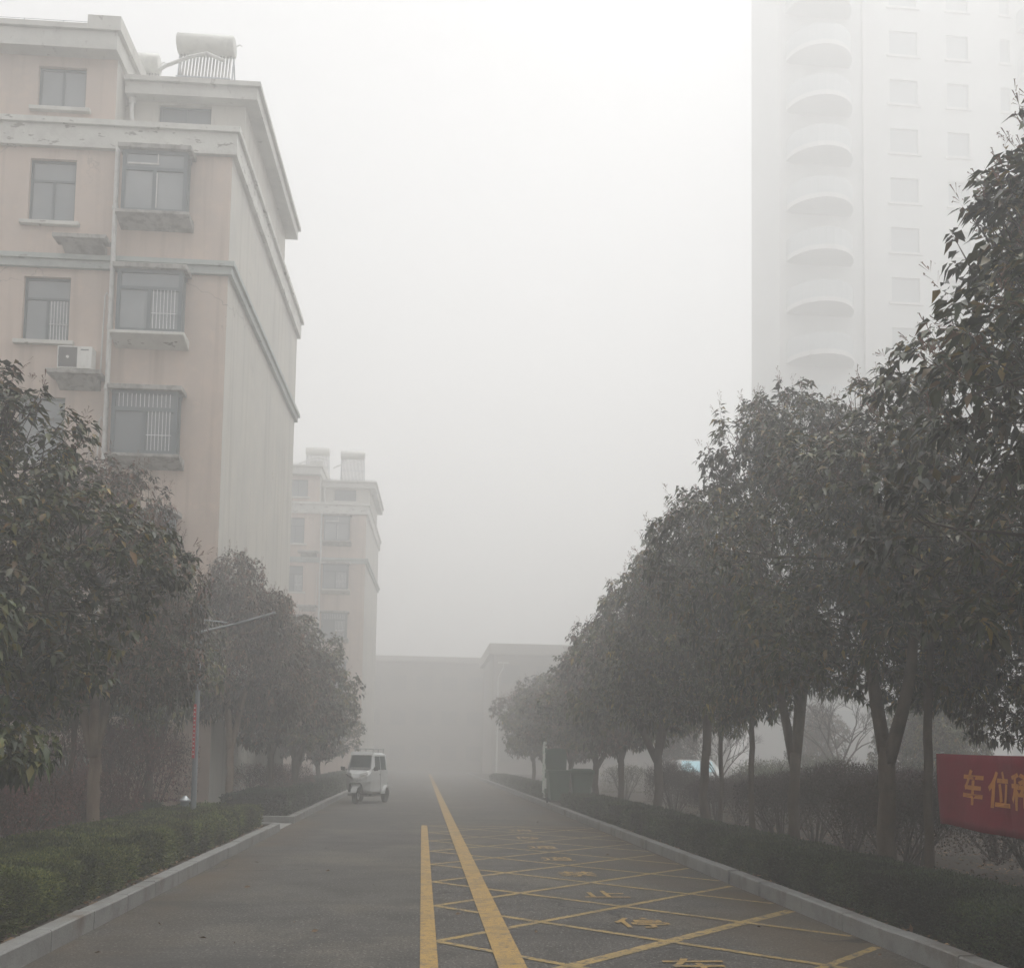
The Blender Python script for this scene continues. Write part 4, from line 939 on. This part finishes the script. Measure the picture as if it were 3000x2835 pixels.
# ------------------------------------------------------------------ enclosed three-wheeler
def wheel(b,cx,cy_,cz,r,w):   # axle along x
    b.lathe([(r*.55,-w/2),(r*.92,-w/2),(r,-w*.3),(r,w*.3),(r*.92,w/2),(r*.55,w/2)],cy_,cz,20,axis='x',c0=cx)
def trike():
    t=thing('three_wheeler','small white enclosed three-wheeler with a roof rack, parked facing the camera','three-wheeler',(-2.02,32.0,0.0),R(-15))
    t.scale=(.90,1,1)
    # front faces -y. sections: (y, bottom z, half width low, half width belt, belt z, half width roof, roof z)
    S=[(.00,.52,.16,.20,.74,.15,.80),(.10,.40,.27,.38,.84,.32,.92),(.28,.34,.36,.45,.95,.40,1.02),(.36,.32,.40,.46,.98,.42,1.10),(.62,.30,.44,.47,1.00,.385,1.52),(.80,.30,.45,.47,1.00,.39,1.58),(1.70,.30,.45,.47,1.0,.39,1.59),(1.98,.34,.44,.46,1.0,.38,1.56),(2.06,.42,.42,.44,1.0,.36,1.50)]
    rings=[]
    for (y,zb,wl,wb,zm,wr,zr) in S:
        h=[(wl*.8,zb),(wl,zb+.06),(wb,(zb+zm)/2+.05),(wb,zm),(wr+(wb-wr)*.35,zm+(zr-zm)*.6),(wr,zr-.06),(wr*.8,zr)]
        ring=[(-a,y,z) for a,z in h][::-1]; ring=[(a,y,z) for a,z in h]+ring
        rings.append(ring)
    b=MB(); b.loft(rings); o=b.build('body',M['white'],t,smooth=False,bevel=.015)
    # windscreen, slightly proud of the sloping front
    def quad(name,pts,m,th=.006,par=None):
        A=[Vector(p) for p in pts]; n=(A[1]-A[0]).cross(A[-1]-A[0]).normalized(); b=MB(); k=len(A)
        b.add([p+n*th for p in A]+[p-n*th for p in A],[tuple(range(k)),tuple(range(2*k-1,k-1,-1))]+[(i,(i+1)%k,(i+1)%k+k,i+k) for i in range(k)]); return b.build(name,m,par or t)
    quad('windscreen',[(-.37,.352,1.12),(.37,.352,1.12),(.34,.592,1.50),(-.34,.592,1.50)],M['carglass'])
    quad('dashboard_trim',[(-.39,.300,1.055),(.39,.300,1.055),(.38,.345,1.115),(-.38,.345,1.115)],M['grey'])
    b=MB(); b.tube([(.05,.335,1.10),(.02,.40,1.24),(-.10,.46,1.33)],.008,5); b.build('wiper',M['black'],t)
    for s in (-1,1):
        quad('side_window',[(s*.468,.66,1.04),(s*.468,1.20,1.04),(s*.408,1.20,1.47),(s*.408,.74,1.47)][::s],M['carglass'])
        quad('rear_side_window',[(s*.468,1.27,1.04),(s*.468,1.80,1.04),(s*.408,1.76,1.47),(s*.408,1.27,1.47)][::s],M['carglass'])
        quad('door_line',[(s*.474,1.215,.36),(s*.474,1.235,.36),(s*.474,1.235,1.02),(s*.474,1.215,1.02)][::s],M['grey'],.003)
        quad('headlight',[(s*.12,.005,.86),(s*.36,.145,.93),(s*.38,.16,.99),(s*.14,.02,.93)][::s],M['lens'],.02)
        quad('front_trim',[(s*.05,-.03,.73),(s*.40,.10,.90),(s*.40,.10,.94),(s*.05,-.03,.79)][::s],M['chrome'],.012)
        b=MB(); b.tube([(s*.42,.42,1.04),(s*.55,.36,1.08)],.012,6); b.loft([[(s*.53,.33,1.01),(s*.67,.35,1.03),(s*.67,.38,1.03),(s*.53,.37,1.01)],[(s*.52,.33,1.13),(s*.68,.35,1.14),(s*.68,.38,1.14),(s*.52,.37,1.13)]]); b.build('mirror',M['black'],t)
        b=MB(); wheel(b,s*.47,1.72,.245,.245,.15); w_=b.build('rear_wheel',M['black'],t,smooth=False)
        b=MB(); b.lathe([(.03,-.005),(.125,-.002),(.125,.002),(.03,.005)],1.72,.235,16,axis='x',c0=s*.537); b.build('rim',M['silver'],w_)
        b=MB(); pts=[(math.cos(a)*.31+1.72,math.sin(a)*.31+.235) for a in np.linspace(.15,math.pi-.15,9)]; pin=[(math.cos(a)*.265+1.72,math.sin(a)*.265+.235) for a in np.linspace(math.pi-.15,.15,9)]
        b.prism(pts+pin,s*.40,s*.57,axis='x'); b.build('rear_mudguard',M['white'],t)
    b=MB(); wheel(b,0,.10,.25,.25,.15); w_=b.build('front_wheel',M['black'],t)
    b=MB(); b.lathe([(.03,-.08),(.12,-.078),(.12,.078),(.03,.08)],.10,.25,16,axis='x'); b.build('rim',M['silver'],w_)
    b=MB(); pts=[(math.cos(a)*.31+.10,math.sin(a)*.31+.25) for a in np.linspace(.5,math.pi-.35,9)]; pin=[(math.cos(a)*.275+.10,math.sin(a)*.275+.25) for a in np.linspace(math.pi-.35,.5,9)]
    b.prism(pts+pin,-.10,.10,axis='x'); b.build('front_mudguard',M['white'],t)
    b=MB(); b.tube([(-.075,.10,.235),(-.07,.16,.60)],.02,6); b.tube([(.075,.10,.235),(.07,.16,.60)],.02,6); b.build('fork',M['black'],t)
    b=MB(); b.prism([(-.26,.36),(-.22,.60),(-.10,.70),(.10,.70),(.22,.60),(.26,.36)],.005,.10); b.build('wheel_well_shade',M['black'],t)  # black panel standing in for the shade of the wheel well
    b=MB(); b.box(-.36,.36,.24,.33,.24,.30); b.build('bumper',M['grey'],t)
    for s in (-1,1):
        b=MB(); b.box(s*.476-.008,s*.476+.008,1.08,1.17,.88,.905); b.build('door_handle',M['black'],t)
        b=MB(); b.tube([(s*.40,.34,1.08),(s*.355,.575,1.49)],.018,6); b.build('windscreen_pillar',M['grey'],t)
    b=MB(); b.box(-.40,.40,.55,1.95,.22,.298); b.build('chassis',M['black'],t)
    b=MB(); b.box(-.2,.2,-.02,.03,.60,.66); b.lathe([(.05,-.012),(.05,.012)],0,0,3) if 0 else None; b.build('badge_bar',M['chrome'],t)
    b=MB()
    for s in (-1,1): b.tube([(s*.33,.72,1.70),(s*.33,1.9,1.71)],.016,6); [b.tube([(s*.33,y,1.56),(s*.33,y,1.70)],.016,6) for y in (.78,1.3,1.85)]
    for y in (.74,1.3,1.88): b.tube([(-.33,y,1.70),(.33,y,1.70)],.013,6)
    b.build('roof_rack',M['silver'],t)
    b=MB(); b.prism([(.60,1.535),(.52,1.50),(.60,1.60),(.80,1.615)],-.40,.40,axis='x'); b.build('sun_visor',M['white'],t)
trike()

# ------------------------------------------------------------------ parked car deep in the right garden
def car():
    t=thing('parked_car','silver parked car with a pale blue windscreen, showing between the shrubs','car',(10.15,36.6,BED+.0),R(-8))
    S=[(-.35,.45,.62,.80,.70),(0,.30,.80,.86,.78),(.9,.26,.85,.88,.90),(1.25,.26,.85,.88,.93)]
    b=MB(); prof=[(-.1,.35),(-.15,.62),(.05,.78),(1.05,.93),(1.75,1.36),(2.1,1.42),(2.9,1.40),(3.75,1.05),(4.2,1.0),(4.3,.6),(4.2,.32),(3.0,.26),(1.2,.26)]
    def ring(x,inset): return [(x,y+(inset if y<2 else -inset)*.3,z-(inset*.5 if z>1 else 0)) for y,z in prof]
    b.loft([ring(-.84,.3),ring(-.80,.05) and [(-.87,y,z) if z<.95 else (-.66,y,z-.03) for y,z in prof],[(-.6,y,z) for y,z in prof],[(.6,y,z) for y,z in prof],[(.87,y,z) if z<.95 else (.66,y,z-.03) for y,z in prof],ring(.84,.3)][1:5])
    b.build('body',M['silver'],t)
    b=MB(); b.loft([[(-.64,1.08,.965),(.64,1.08,.965),(.56,1.70,1.345),(-.56,1.70,1.345)],[(-.64,1.07,.985),(.64,1.07,.985),(.56,1.69,1.365),(-.56,1.69,1.365)]]); b.build('windscreen',M['skyglass'],t)
    for s in (-1,1):
        b=MB(); b.add([(s*.80,1.35,.97),(s*.80,3.5,.99),(s*.69,2.85,1.33),(s*.69,1.85,1.33)],[(0,1,2,3)]); b.build('side_window',M['carglass'],t)
        for y in (.7,3.4):
            b=MB(); wheel(b,s*.80,y,.31,.31,.2); b.build('wheel',M['black'],t)
        b=MB(); b.box(s*.60-.13,s*.60+.13,-.14,-.08,.60,.70); b.build('headlight',M['lens'],t)
car()

# ------------------------------------------------------------------ haze
hm=bpy.data.materials.new('haze'); hm.use_nodes=True; n=hm.node_tree; n.nodes.clear()
pv=n.nodes.new('ShaderNodeVolumePrincipled'); out=n.nodes.new('ShaderNodeOutputMaterial')
pv.inputs['Color'].default_value=(.985,.983,.976,1); pv.inputs['Density'].default_value=HAZE_DENSITY; pv.inputs['Anisotropy'].default_value=.5
pv.inputs['Density Attribute'].default_value=''
n.links.new(pv.outputs[0],out.inputs['Volume'])
o=MB().box(-250,250,-200,300,-1.1,60.5).build('haze',hm); tag(o,kind='stuff')
tag(o,'pale fog filling the air over the whole street','haze')
